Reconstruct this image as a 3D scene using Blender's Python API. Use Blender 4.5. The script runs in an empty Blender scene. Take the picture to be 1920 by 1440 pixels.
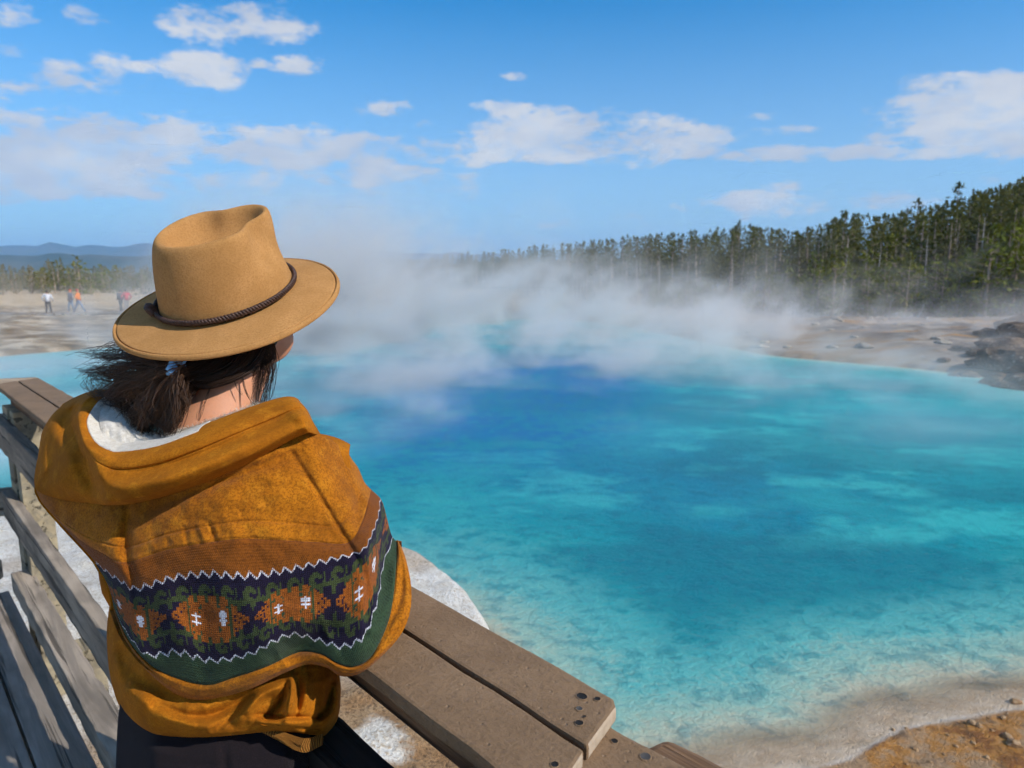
import bpy, bmesh, math, random
import numpy as np
from mathutils import Vector, Matrix, Euler
R = math.radians
sc = bpy.context.scene
col = sc.collection
rnd = random.Random(7)
rng = np.random.default_rng(11)

# ------------------------------------------------------------------ camera
CAM_Z = 1.585
PITCH = R(9.3)
FPX = 1280.0
cam_d = bpy.data.cameras.new('camera')
cam = bpy.data.objects.new('camera', cam_d)
col.objects.link(cam)
cam.location = (0, 0, CAM_Z)
cam.rotation_euler = (R(90) - PITCH, 0, 0)
cam_d.sensor_width = 36.0
cam_d.lens = 24.0
cam_d.clip_start = 0.05
cam_d.clip_end = 20000
cam_d.dof.use_dof = True
cam_d.dof.focus_distance = 1.08
cam_d.dof.aperture_fstop = 7.1
sc.camera = cam

# ------------------------------------------------------------------ light
SUN_EL = R(37.5)
SUN_AZ = R(117)          # clockwise from +Y (the way the camera looks)
sun_d = bpy.data.lights.new('sun', 'SUN')
sun_d.energy = 5.0
sun_d.angle = R(0.53)
sun_d.color = (1.0, 0.955, 0.89)
sun = bpy.data.objects.new('sun', sun_d)
col.objects.link(sun)
sun.location = (20, -10, 30)
to_sun = Vector((math.sin(SUN_AZ) * math.cos(SUN_EL), math.cos(SUN_AZ) * math.cos(SUN_EL), math.sin(SUN_EL)))
sun.rotation_euler = to_sun.to_track_quat('Z', 'Y').to_euler()

sc.view_settings.view_transform = 'Standard'
sc.view_settings.look = 'None'
sc.view_settings.exposure = 0.0
sc.view_settings.gamma = 1.0
sc.view_settings.use_curve_mapping = False
sc.render.engine = 'CYCLES'
cy = sc.cycles
cy.use_denoising = True
try:
    cy.denoiser = 'OPENIMAGEDENOISE'
    cy.denoising_input_passes = 'RGB_ALBEDO_NORMAL'
except Exception:
    pass
cy.max_bounces = 6
cy.diffuse_bounces = 2
cy.glossy_bounces = 2
cy.transmission_bounces = 4
cy.transparent_max_bounces = 16
cy.volume_bounces = 1
cy.volume_step_rate = 1.0
cy.volume_max_steps = 160
cy.use_adaptive_sampling = True
cy.adaptive_threshold = 0.045
cy.adaptive_min_samples = 12
cy.sample_clamp_indirect = 6.0
cy.caustics_reflective = False
cy.caustics_refractive = False


# ------------------------------------------------------------------ node helpers
class NT:
    """tiny expression builder for shader nodes"""
    def __init__(self, tree):
        self.t = tree
        self.n = tree.nodes
        self.l = tree.links

    def node(self, typ, **kw):
        nd = self.n.new(typ)
        for k, v in kw.items():
            setattr(nd, k, v)
        return nd

    def put(self, sock, val):
        if val is None:
            return
        if isinstance(val, bpy.types.NodeSocket):
            self.l.new(val, sock)
        else:
            if sock.type == 'RGBA' and not isinstance(val, (int, float)) and len(val) == 3:
                val = (*val, 1.0)
            if sock.type == 'VECTOR' and isinstance(val, (int, float)):
                val = (val, val, val)
            if sock.type == 'RGBA' and isinstance(val, (int, float)):
                val = (val, val, val, 1.0)
            sock.default_value = val

    def m(self, op, a, b=None, c=None, clamp=False):
        nd = self.node('ShaderNodeMath', operation=op, use_clamp=clamp)
        self.put(nd.inputs[0], a)
        self.put(nd.inputs[1], b)
        self.put(nd.inputs[2], c)
        return nd.outputs[0]

    def vm(self, op, a, b=None, out=0):
        nd = self.node('ShaderNodeVectorMath', operation=op)
        self.put(nd.inputs[0], a)
        if b is not None:
            if op == 'SCALE':
                self.put(nd.inputs['Scale'], b)
            else:
                self.put(nd.inputs[1], b)
        return nd.outputs[out]

    def xyz(self, v):
        nd = self.node('ShaderNodeSeparateXYZ')
        self.put(nd.inputs[0], v)
        return nd.outputs[0], nd.outputs[1], nd.outputs[2]

    def vec(self, x, y, z):
        nd = self.node('ShaderNodeCombineXYZ')
        self.put(nd.inputs[0], x)
        self.put(nd.inputs[1], y)
        self.put(nd.inputs[2], z)
        return nd.outputs[0]

    def noise(self, v, scale, detail=3.0, rough=0.5, dist=0.0, color=False, w=None):
        nd = self.node('ShaderNodeTexNoise')
        if w is not None:
            nd.noise_dimensions = '4D'
            self.put(nd.inputs['W'], w)
        self.put(nd.inputs['Vector'], v)
        self.put(nd.inputs['Scale'], scale)
        self.put(nd.inputs['Detail'], detail)
        self.put(nd.inputs['Roughness'], rough)
        self.put(nd.inputs['Distortion'], dist)
        return nd.outputs['Color'] if color else nd.outputs[0]

    def voro(self, v, scale, feature='F1', out='Distance', rand=1.0):
        nd = self.node('ShaderNodeTexVoronoi', feature=feature)
        self.put(nd.inputs['Vector'], v)
        self.put(nd.inputs['Scale'], scale)
        self.put(nd.inputs['Randomness'], rand)
        return nd.outputs[out]

    def rng(self, x, a, b, c=0.0, d=1.0, smooth=True):
        nd = self.node('ShaderNodeMapRange')
        nd.interpolation_type = 'SMOOTHSTEP' if smooth else 'LINEAR'
        nd.clamp = True
        self.put(nd.inputs[0], x)
        for i, v in enumerate((a, b, c, d)):
            self.put(nd.inputs[i + 1], v)
        return nd.outputs[0]

    def mix(self, f, a, b, blend='MIX'):
        nd = self.node('ShaderNodeMix', data_type='RGBA', blend_type=blend)
        nd.clamp_factor = True
        self.put(nd.inputs[0], f)
        self.put(nd.inputs[6], a)
        self.put(nd.inputs[7], b)
        return nd.outputs[2]

    def ramp(self, f, stops, interp='LINEAR'):
        nd = self.node('ShaderNodeValToRGB')
        cr = nd.color_ramp
        cr.interpolation = interp
        while len(cr.elements) < len(stops):
            cr.elements.new(0.5)
        while len(cr.elements) > len(stops):
            cr.elements.remove(cr.elements[-1])
        for e, (p, c) in zip(cr.elements, stops):
            e.position = p
            if isinstance(c, (int, float)):
                c = (c, c, c)
            e.color = (*c[:3], 1)
        self.put(nd.inputs[0], f)
        return nd.outputs[0]

    def attr(self, name, out='Fac'):
        nd = self.node('ShaderNodeAttribute', attribute_name=name)
        return nd.outputs[out]

    def tc(self, which='Object'):
        return self.node('ShaderNodeTexCoord').outputs[which]

    def pos(self):
        return self.node('ShaderNodeNewGeometry').outputs['Position']

    def orand(self):
        return self.node('ShaderNodeObjectInfo').outputs['Random']

    def bump(self, h, strength=0.3, dist=0.01, normal=None):
        nd = self.node('ShaderNodeBump')
        self.put(nd.inputs['Strength'], strength)
        self.put(nd.inputs['Distance'], dist)
        self.put(nd.inputs['Height'], h)
        if normal is not None:
            self.put(nd.inputs['Normal'], normal)
        return nd.outputs[0]


def new_mat(name):
    m = bpy.data.materials.new(name)
    m.use_nodes = True
    t = NT(m.node_tree)
    t.n.clear()
    out = t.node('ShaderNodeOutputMaterial')
    return m, t, out


def pbsdf(t, out, color, rough=0.8, normal=None, spec=0.3, **kw):
    b = t.node('ShaderNodeBsdfPrincipled')
    t.put(b.inputs['Base Color'], color)
    t.put(b.inputs['Roughness'], rough)
    t.put(b.inputs['Specular IOR Level'], spec)
    if normal is not None:
        t.put(b.inputs['Normal'], normal)
    for k, v in kw.items():
        t.put(b.inputs[k], v)
    if out is not None:
        t.l.new(b.outputs[0], out.inputs[0])
    return b


# ------------------------------------------------------------------ world: sky with clouds
world = bpy.data.worlds.new('World')
sc.world = world
world.use_nodes = True
world.cycles.sampling_method = 'MANUAL'
world.cycles.sample_map_resolution = 256
W = NT(world.node_tree)
W.n.clear()
w_out = W.node('ShaderNodeOutputWorld')
bg = W.node('ShaderNodeBackground')
bg.inputs['Strength'].default_value = 0.092
W.l.new(bg.outputs[0], w_out.inputs[0])
sky = W.node('ShaderNodeTexSky', sky_type='NISHITA')
sky.sun_disc = False
sky.sun_elevation = SUN_EL
sky.sun_rotation = SUN_AZ
sky.altitude = 2200
sky.air_density = 1.0
sky.dust_density = 0.3
sky.ozone_density = 2.5
gam = W.node('ShaderNodeMix', data_type='RGBA', blend_type='MULTIPLY')      # the deep saturated blue of the picture
gam.inputs[0].default_value = 1.0
gam.inputs[7].default_value = (.06, 1.42, 2.05, 1)
W.l.new(sky.outputs[0], gam.inputs[6])
dirv = W.tc('Generated')
dx, dy, dz = W.xyz(dirv)
ysafe = W.m('MAXIMUM', dy, 0.05)
ta = W.m('DIVIDE', dx, ysafe)
tb = W.m('DIVIDE', dz, ysafe)
cl_n = W.noise(W.vec(W.m('MULTIPLY', dx, 1.0), dy, W.m('MULTIPLY', dz, 2.6)), 6.5, 4.0, 0.6, 0.0)
cl_f = W.noise(W.vec(W.m('MULTIPLY', dx, 1.0), dy, W.m('MULTIPLY', dz, 2.0)), 24.0, 3.0, 0.62, 0.0)


def sky_ab(u, v):
    x, y = (u - 960) / FPX, (v - 720) / FPX
    f = math.cos(PITCH) - y * math.sin(PITCH)
    d = math.sin(PITCH) + y * math.cos(PITCH)
    return x / f, -d / f


CLOUDS = [  # u, v, half width, half height, weight   (in the 1920 x 1440 picture)
    (120, 275, 280, 66, 1.52), (60, 335, 350, 46, 1.32), (95, 158, 150, 38, .95), (185, 140, 55, 28, .7),
    (450, 40, 130, 38, 1.0), (560, 48, 40, 12, .6), (395, 130, 85, 26, .8), (556, 124, 48, 18, 1.0), (148, 32, 48, 22, .8),
    (15, 30, 60, 22, .7), (15, 95, 40, 18, .7), (482, 120, 20, 11, .8), (270, 128, 24, 11, .6),
    (600, 285, 270, 36, 1.32), (480, 262, 110, 22, .9), (700, 325, 130, 26, 1.19), (720, 218, 55, 26, .8), (790, 238, 40, 16, .6),
    (450, 300, 140, 16, .7), (820, 350, 160, 22, .6), (955, 205, 48, 14, .8), (873, 332, 22, 9, .8),
    (1085, 255, 200, 44, 1.32), (1230, 265, 190, 36, 1.12), (1480, 288, 340, 16, 1.32), (1660, 255, 70, 26, .75), (1505, 243, 46, 13, .8),
    (1850, 200, 190, 58, 1.32), (1900, 250, 200, 48, 1.32), (1670, 205, 50, 14, .6), (1472, 346, 34, 12, .85), (1410, 382, 90, 22, .8),
    (1620, 375, 110, 18, .6), (1400, 216, 55, 10, .5), (1900, 345, 60, 16, .7), (1180, 412, 45, 12, .5), (1070, 425, 40, 12, .45),
    (300, 352, 140, 12, .55), (960, 142, 20, 8, .45),
]
field = None
tab = W.vec(ta, tb, 0.0)
for (u, v, hw, hh, wt) in CLOUDS:
    a0, b0 = sky_ab(u, v)
    ra = abs(sky_ab(u + hw, v)[0] - a0)
    rb = abs(sky_ab(u, v - hh)[1] - b0)
    nd = W.node('ShaderNodeVectorMath', operation='MULTIPLY_ADD')
    W.put(nd.inputs[0], tab)
    nd.inputs[1].default_value = (1 / ra, 1 / rb, 0)
    nd.inputs[2].default_value = (-a0 / ra, -b0 / rb, 0)
    q = W.vm('DOT_PRODUCT', nd.outputs[0], nd.outputs[0], out=1)
    g = W.m('MULTIPLY_ADD', q, -0.62 * wt, 1.15 * wt)
    field = g if field is None else W.m('MAXIMUM', field, g)
# unseen cumulus carries on outside the view, thickened to whiten the fill light
far_n = W.noise(W.vec(dx, dy, W.m('MULTIPLY', dz, 1.5)), 2.1, 2.0, 0.5)
gen = W.m('MULTIPLY', W.m('SUBTRACT', far_n, 0.42), 4.0)
inview = W.m('MULTIPLY', W.rng(W.m('ABSOLUTE', ta), 0.8, 0.95, 1.0, 0.0), W.m('MULTIPLY', W.rng(dy, 0.1, 0.3), W.rng(tb, 0.42, 0.5, 1.0, 0.0)))
gen = W.m('MULTIPLY_ADD', inview, -6.0, gen)
field = W.m('MAXIMUM', field, gen)
field = W.m('ADD', field, W.m('MULTIPLY', W.m('SUBTRACT', cl_n, 0.50), 4.8))
field = W.m('ADD', field, W.m('MULTIPLY', W.m('SUBTRACT', cl_f, 0.5), 2.6))
cmask = W.rng(field, 0.2, 1.2)
cmask = W.m('MULTIPLY', cmask, W.rng(dz, -0.02, 0.06))
cmask = W.m('MULTIPLY', cmask, W.rng(cl_f, .30, .58, .58, .88))
ccol = W.mix(W.rng(cl_n, 0.38, 0.66), (6.4, 6.7, 7.5), (8.6, 8.5, 8.5))
# a thin pale veil of moisture towards the horizon
veil = W.m('POWER', W.rng(dz, 0.0, 0.365, 1.0, 0.0, smooth=False), 1.25)
veil = W.m('MULTIPLY', veil, .95)
base = W.mix(veil, gam.outputs[2], (5.8, 7.2, 8.4))
W.l.new(W.mix(cmask, base, ccol), bg.inputs['Color'])

# ------------------------------------------------------------------ geometry helpers
CAM_M = Matrix.Translation(Vector((0, 0, CAM_Z))) @ Euler((R(90) - PITCH, 0, 0)).to_matrix().to_4x4()
CM = np.array(CAM_M)


def PX(u, v, z):
    """point at picture position (u, v) and distance z along the optical axis"""
    u, v, z = np.broadcast_arrays(np.asarray(u, float), np.asarray(v, float), np.asarray(z, float))
    c = np.stack([(u - 960) / FPX * z, -(v - 720) / FPX * z, -z, np.ones_like(z)], -1)
    return (c @ CM.T)[..., :3]


def on_plane(u, v, zh):
    """point at picture position (u, v) lying at height zh"""
    p = PX(u, v, 1.0) - np.array([0, 0, CAM_Z])
    t = (zh - CAM_Z) / p[2]
    return np.array([0, 0, CAM_Z]) + p * t


def tag(o, label=None, cat=None, group=None, kind=None):
    if label: o['label'] = label
    if cat: o['category'] = cat
    if group: o['group'] = group
    if kind: o['kind'] = kind
    return o


def empty(name, loc=(0, 0, 0), rz=0.0, parent=None):
    o = bpy.data.objects.new(name, None)
    col.objects.link(o)
    o.location = loc
    o.rotation_euler = (0, 0, rz)
    o.empty_display_size = 0.1
    if parent: o.parent = parent
    return o


def wmat(o):
    m = Matrix.LocRotScale(o.location, o.rotation_euler, o.scale)
    return m if o.parent is None else wmat(o.parent) @ o.matrix_parent_inverse @ m


def keep_parent(o, parent):
    """parent without moving"""
    o.parent = parent
    o.matrix_parent_inverse = wmat(parent).inverted()
    return o


def mesh_obj(name, verts, faces, mat=None, parent=None, smooth=False):
    me = bpy.data.meshes.new(name)
    me.from_pydata([tuple(map(float, v)) for v in verts], [], [tuple(map(int, f)) for f in faces])
    me.update()
    if smooth:
        me.polygons.foreach_set('use_smooth', [True] * len(me.polygons))
    if mat: me.materials.append(mat)
    o = bpy.data.objects.new(name, me)
    col.objects.link(o)
    if parent: keep_parent(o, parent)
    return o


def np_mesh(name, verts, quads, mat=None, parent=None, smooth=True):
    """fast mesh from numpy arrays (quads or triangles)"""
    verts = np.ascontiguousarray(verts, np.float32)
    quads = np.ascontiguousarray(quads, np.int32)
    k = quads.shape[1]
    me = bpy.data.meshes.new(name)
    me.vertices.add(len(verts))
    me.vertices.foreach_set('co', verts.ravel())
    me.loops.add(quads.size)
    me.loops.foreach_set('vertex_index', quads.ravel())
    me.polygons.add(len(quads))
    me.polygons.foreach_set('loop_start', np.arange(0, quads.size, k, dtype=np.int32))
    me.polygons.foreach_set('loop_total', np.full(len(quads), k, np.int32))
    me.polygons.foreach_set('use_smooth', np.full(len(quads), smooth, bool))
    me.update(calc_edges=True)
    me.validate()
    if mat: me.materials.append(mat)
    o = bpy.data.objects.new(name, me)
    col.objects.link(o)
    if parent: keep_parent(o, parent)
    return o


def grid_quads(nr, nc, wrap=False):
    i = np.arange(nr - 1)[:, None]
    j = np.arange(nc if wrap else nc - 1)[None, :]
    a = i * nc + j
    b = i * nc + (j + 1) % nc
    c = (i + 1) * nc + (j + 1) % nc
    d = (i + 1) * nc + j
    return np.stack([a, b, c, d], -1).reshape(-1, 4)


def vattr(o, name, arr):
    arr = np.asarray(arr, np.float32)
    if arr.ndim == 1:
        a = o.data.attributes.new(name, 'FLOAT', 'POINT')
        a.data.foreach_set('value', arr)
    else:
        a = o.data.attributes.new(name, 'FLOAT_COLOR', 'POINT')
        if arr.shape[1] == 3:
            arr = np.concatenate([arr, np.ones((len(arr), 1), np.float32)], 1)
        a.data.foreach_set('color', np.ascontiguousarray(arr).ravel())


def sstep(x, a, b):
    t = np.clip((x - a) / (b - a), 0, 1)
    return t * t * (3 - 2 * t)


def vnoise(x, y, seed=0):
    """smooth value noise on numpy arrays, -1..1"""
    xi, yi = np.floor(x).astype(np.int64), np.floor(y).astype(np.int64)
    fx, fy = x - xi, y - yi
    fx, fy = fx * fx * (3 - 2 * fx), fy * fy * (3 - 2 * fy)

    def h(a, b):
        n = (a * 374761393 + b * 668265263 + seed * 1442695041) & 0xffffffff
        n = ((n ^ (n >> 13)) * 1274126177) & 0xffffffff
        return ((n ^ (n >> 16)) & 0xffff) / 32767.5 - 1
    return (h(xi, yi) * (1 - fx) + h(xi + 1, yi) * fx) * (1 - fy) + (h(xi, yi + 1) * (1 - fx) + h(xi + 1, yi + 1) * fx) * fy


def fbm(x, y, octv=4, seed=0, gain=0.5):
    s, a = 0, 1.0
    for k in range(octv):
        s = s + a * vnoise(x * 2 ** k + 17.3 * k, y * 2 ** k - 9.1 * k, seed + k)
        a *= gain
    return s


def spline(pts, n, closed=False):
    """Catmull-Rom through pts, n samples evenly spaced by length"""
    p = np.asarray(pts, float)
    if len(p) == 2:
        t = np.linspace(0, 1, n)[:, None]
        return p[0] * (1 - t) + p[1] * t
    e = np.vstack([2 * p[0] - p[1], p, 2 * p[-1] - p[-2]])
    out = []
    for i in range(len(p) - 1):
        t = np.linspace(0, 1, 24, endpoint=False)[:, None]
        a, b, c, d = e[i], e[i + 1], e[i + 2], e[i + 3]
        out.append(.5 * ((2 * b) + (c - a) * t + (2 * a - 5 * b + 4 * c - d) * t ** 2 + (3 * b - a - 3 * c + d) * t ** 3))
    out = np.vstack(out + [p[-1:]])
    L = np.r_[0, np.cumsum(np.linalg.norm(np.diff(out, axis=0), axis=1))]
    s = np.linspace(0, L[-1], n)
    return np.stack([np.interp(s, L, out[:, k]) for k in range(p.shape[1])], 1)


def tube_arrays(path, rad, ns=6, cap=True):
    """tube along a path (n,3) with radius (n,) -> verts, faces (quads as lists)"""
    path = np.asarray(path, float)
    n = len(path)
    rad = np.broadcast_to(np.asarray(rad, float), (n,))
    t = np.gradient(path, axis=0)
    t /= np.linalg.norm(t, axis=1)[:, None] + 1e-12
    ref = np.array([0, 0, 1.0]) if abs(t[0][2]) < .9 else np.array([1.0, 0, 0])
    nrm = np.cross(t[0], ref); nrm /= np.linalg.norm(nrm)
    V = []
    for i in range(n):
        nrm = nrm - t[i] * nrm.dot(t[i]); nrm /= np.linalg.norm(nrm) + 1e-12
        b = np.cross(t[i], nrm)
        ang = np.arange(ns) * 2 * math.pi / ns
        V.append(path[i] + rad[i] * (np.cos(ang)[:, None] * nrm + np.sin(ang)[:, None] * b))
    V = np.vstack(V)
    F = [tuple(q) for q in grid_quads(n, ns, True)]
    if cap:
        F.append(tuple(range(ns - 1, -1, -1)))
        F.append(tuple(range((n - 1) * ns, n * ns)))
    return V, F


class MB:
    """collects shapes into one mesh"""
    def __init__(self):
        self.v, self.f = [], []

    def add(self, V, F):
        o = len(self.v)
        self.v += [tuple(map(float, p)) for p in V]
        self.f += [tuple(int(i) + o for i in q) for q in F]
        return self

    def tube(self, path, rad, ns=6, cap=True):
        return self.add(*tube_arrays(path, rad, ns, cap))

    def box(self, c, s):
        c, s = np.array(c, float), np.array(s, float) / 2
        V = [c + s * np.array(k) for k in ((-1, -1, -1), (1, -1, -1), (1, 1, -1), (-1, 1, -1), (-1, -1, 1), (1, -1, 1), (1, 1, 1), (-1, 1, 1))]
        return self.add(V, [(0, 3, 2, 1), (4, 5, 6, 7), (0, 1, 5, 4), (1, 2, 6, 5), (2, 3, 7, 6), (3, 0, 4, 7)])

    def build(self, name, mat=None, parent=None, smooth=False):
        return mesh_obj(name, self.v, self.f, mat, parent, smooth)


def copy_obj(o, parent=None):
    c = o.copy()
    col.objects.link(c)
    if parent is not None: c.parent = parent
    return c
# ================================================================== land, water, steam
WATER_H = 3.2
ZW = CAM_Z - WATER_H
# shoreline of the hot spring, picture positions laid on the water level
SHORE_PX = [(1175, 1452), (1290, 1447), (1400, 1452), (1560, 1440), (1640, 1400), (1700, 1368), (1800, 1350), (1905, 1332), (2060, 1315), (2300, 1240), (2420, 1100),
            (2300, 900), (2080, 770), (1900, 716), (1740, 693), (1600, 680), (1450, 666), (1340, 645), (1230, 622), (1120, 604), (1000, 598), (860, 596), (700, 600),
            (500, 612), (300, 640), (150, 655), (0, 668), (-200, 690), (-500, 760), (-560, 860)]
SHORE = [tuple(on_plane(u, v, ZW)[:2]) for u, v in SHORE_PX]
SHORE += [(-7.5, 7.3), (-5.2, 7.35), (-3.2, 7.0), (-1.7, 6.65), (-0.78, 6.15), (-0.25, 5.5), (0.06, 4.75), (0.16, 4.2), (0.4, 3.7), (0.7, 3.4)]
SHORE = np.array(spline(SHORE + [SHORE[0]], 420))[:-1]


def poly_sd(x, y, poly):
    """signed distance to polygon: negative inside"""
    shp = x.shape
    x, y = x.ravel(), y.ravel()
    d = np.full(x.shape, 1e9)
    ins = np.zeros(x.shape, bool)
    n = len(poly)
    for i in range(n):
        ax, ay = poly[i]
        bx, by = poly[(i + 1) % n]
        ex, ey = bx - ax, by - ay
        t = np.clip(((x - ax) * ex + (y - ay) * ey) / (ex * ex + ey * ey + 1e-12), 0, 1)
        d = np.minimum(d, (x - ax - t * ex) ** 2 + (y - ay - t * ey) ** 2)
        c = ((ay > y) != (by > y))
        with np.errstate(divide='ignore', invalid='ignore'):
            xi = (bx - ax) * (y - ay) / (by - ay + 1e-15) + ax
        ins ^= c & (x < xi)
    d = np.sqrt(d)
    return np.where(ins, -d, d).reshape(shp)


def land_height(x, y, sd):
    r = np.hypot(x, y)
    # ---- outside the pool
    bank = sstep(.62 - x, -0.3, .5) * sstep(13.0 - r, 0, 4.5)      # white sinter bank below the boardwalk
    out = 0.10 + 0.25 * (1 - np.exp(-np.maximum(sd, 0) / 3.0))
    low = np.clip(sd, 0, 1.2) * 0.05 + 0.01
    beach = sstep(x, 1.0, 1.9) * sstep(9.5 - r, 0, 2.0)
    out = out * (1 - beach) + low * beach
    bankh = 0.62 * sstep(sd, -0.02, 0.35) + 0.32 * sstep(sd, 0.3, 4.0)
    out = out + bank * bankh
    # right-hand shore: broken rocky ledge
    rock = sstep(x, 12, 17) * sstep(y, 18, 23) * sstep(44 - y, 0, 8)
    out = out + rock * (0.38 * sstep(sd, 0.3, 2.6) + 0.13 * fbm(x * .5, y * .5, 4, 5) * sstep(sd, 0.2, 1.5))
    # right hill that carries the forest
    hill = sstep(x * .62 + y * .22, 24, 66) * sstep(y, 22, 40)
    out = out + hill * (5.2 + 0.8 * fbm(x * .05, y * .05, 3, 9))
    back = sstep(y, 70, 420) * sstep(x, -60, 140)
    out = out + back * 4.5
    # left terraces
    ter = sstep(-x, 6, 16) * sstep(y, 30, 36) * sstep(70 - y, 0, 12)
    out = out + ter * 0.22 * fbm(x * .22, y * .3, 3, 21)
    out = out + 0.03 * fbm(x * 1.1, y * 1.1, 4, 3) * sstep(r, 1.5, 4) * (1 - beach)
    out = out + 0.012 * fbm(x * 6, y * 6, 3, 13) * sstep(14 - r, 0, 8)
    out = out + sstep(r, 60, 400) * 1.5 * fbm(x * .006, y * .006, 3, 31)
    # ---- bed of the pool
    ins = np.maximum(-sd, 0)
    shelf = sstep(x + .25 * (y - 4), 0.1, 2.0) * sstep(14 - r, 0, 7)
    steep = .62 * ins / (1 + 0.04 * ins)
    gentle = 0.11 * ins + 0.32 * ins ** 2
    bed = -(steep * (1 - shelf) + gentle * shelf)
    bed = np.maximum(bed, -7.0)
    bed = bed + (0.06 * fbm(x * 1.6, y * 1.6, 4, 41) + 0.16 * fbm(x * .6, y * .6, 3, 44)) * sstep(ins, .3, 2.5)
    bed = bed + 0.012 * np.sin(6.5 * (x * .5 + y) + 2.4 * fbm(x * 1.2, y * 1.2, 3, 47)) * sstep(ins, .05, .4)
    return ZW + np.where(sd > 0, out, bed)


radii = np.r_[np.geomspace(0.4, 2.2, 26)[:-1], np.geomspace(2.2, 9, 210)[:-1], np.geomspace(9, 70, 190)[:-1], np.geomspace(70, 9000, 80)]
angs = np.r_[np.linspace(-180, -62, 40)[:-1], np.linspace(-62, 62, 430), np.linspace(62, 180, 40)[1:-1]]
RR, AA = np.meshgrid(radii, np.radians(angs), indexing='ij')
GX, GY = RR * np.sin(AA), RR * np.cos(AA)
GSD = np.where(RR < 90, 0, 1.0)
m_ = RR < 90
sdv = np.full(RR.shape, 60.0)
sdv[m_] = poly_sd(GX[m_], GY[m_], SHORE)
GZ = land_height(GX, GY, sdv)

# ---- ground materials: near bank (white sinter, ochre mats, sand, pool bed) and far shore (terraces, rocks, dry grass, forest floor)
m_ground, t, out = new_mat('sinter_bank')
p = t.pos()
n2 = t.noise(p, 6.0, 4, .65)
n3 = t.noise(p, 48.0, 4, .75)
white = t.mix(t.rng(n2, .35, .7), (.74, .69, .60), (.88, .85, .79))
white = t.mix(t.rng(n3, .49, .62), white, (.52, .42, .30))
ochre = t.mix(t.rng(n2, .3, .7), (.34, .19, .085), (.46, .31, .17))
ochre = t.mix(t.rng(n3, .46, .66), ochre, (.15, .085, .04))
ochre = t.mix(t.rng(t.m('ADD', t.attr('patch'), t.m('MULTIPLY', t.m('SUBTRACT', n3, .5), .9)), .35, .75), ochre, white)
n5 = t.noise(p, 3.2, 4, .62)
sand = t.mix(t.rng(n5, .42, .54), (.40, .25, .13), (.46, .205, .04))
sand = t.mix(t.rng(n5, .52, .60), sand, (.26, .10, .018))
sand = t.mix(t.m('MULTIPLY', t.rng(n2, .56, .68), .7), sand, (.11, .055, .02))
sand = t.mix(t.rng(n3, .60, .72), sand, (.16, .085, .035))
c = t.mix(t.attr('w_och'), white, ochre)
c = t.mix(t.attr('w_snd'), c, sand)
bedc = t.mix(t.rng(n2, .36, .66), (.58, .42, .27), (.72, .57, .41))
bedc = t.mix(t.m('MULTIPLY', t.rng(n5, .53, .64), .35), bedc, (.28, .24, .17))
c = t.mix(t.attr('w_bed'), c, bedc)
nb = t.bump(t.m('ADD', n3, n2), .9, .03)
pbsdf(t, out, c, t.mix(t.attr('w_snd'), (.9, .9, .9), (.42, .42, .42)), nb, .25)

m_flats, t, out = new_mat('far_shore')
p = t.pos()
n1 = t.noise(p, .55, 5, .65)
n2 = t.noise(t.vm('MULTIPLY', p, (.3, .9, .5)), 1.3, 4, .62)
terr = t.mix(t.rng(n2, .40, .58), (.36, .26, .16), (.17, .11, .05))
terr = t.mix(t.m('MULTIPLY', t.rng(n1, .50, .62), .8), terr, (.50, .42, .31))
terr = t.mix(t.m('MULTIPLY', t.rng(n1, .46, .36), .7), terr, (.10, .075, .045))
shore_far = t.mix(t.rng(n2, .36, .62), (.30, .255, .205), (.25, .16, .085))
shore_far = t.mix(t.m('MULTIPLY', t.rng(n1, .50, .62), .6), shore_far, (.20, .165, .135))
rockc = t.mix(t.rng(n1, .42, .64), (.12, .09, .07), (.34, .285, .23))
rockc = t.mix(t.rng(n2, .50, .62), rockc, (.30, .155, .04))
grass = t.mix(t.rng(n1, .35, .65), (.55, .42, .27), (.42, .30, .17))
floor_ = t.mix(t.rng(n1, .35, .65), (.13, .10, .055), (.08, .085, .03))
c = t.mix(t.attr('w_far'), terr, shore_far)
c = t.mix(t.attr('w_rck'), c, rockc)
c = t.mix(t.attr('w_grs'), c, grass)
c = t.mix(t.attr('w_for'), c, floor_)
pbsdf(t, out, c, .9, t.bump(n1, .7, .15), .2)

wx, wy, wr = GX.ravel(), GY.ravel(), RR.ravel()
wsd = sdv.ravel()
near = sstep(16 - wr, 0, 4)
ground = np_mesh('ground', np.stack([GX, GY, GZ], -1).reshape(-1, 3), grid_quads(len(radii), len(angs), False), m_ground)
tag(ground, 'white sinter bank, ochre shore and flats around the hot spring', kind='structure')
o1 = on_plane(760, 1400, -0.75)
o2 = on_plane(705, 1388, -0.75)
w_och = np.exp(-(((wx - o1[0]) / 1.1) ** 2 + ((wy - o1[1]) / .8) ** 2)) * 1.5 + 0.5 * sstep(fbm(wx * .8, wy * .8, 3, 77), .3, .7)
vattr(ground, 'w_och', np.clip(w_och, 0, 1) * near)
vattr(ground, 'w_snd', sstep(wx, .95, 1.6) * sstep(10 - wr, 0, 2) * sstep(wsd, -.05, .02))
vattr(ground, 'w_far', sstep(wx, -3, 4))
vattr(ground, 'patch', np.clip(np.exp(-((wx - o2[0]) / .24) ** 2 - ((wy - o2[1]) / .17) ** 2) * (1 + .55 * fbm(wx * 7, wy * 7, 4, 5)) + .10 * fbm(wx * 16, wy * 16, 3, 6), 0, 1))
ground.data.materials.append(m_flats)
fi = np.zeros(len(ground.data.polygons), np.int32)
fq = grid_quads(len(radii), len(angs), False)
fi[(wr[fq].min(1) > 17.5)] = 1
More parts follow.
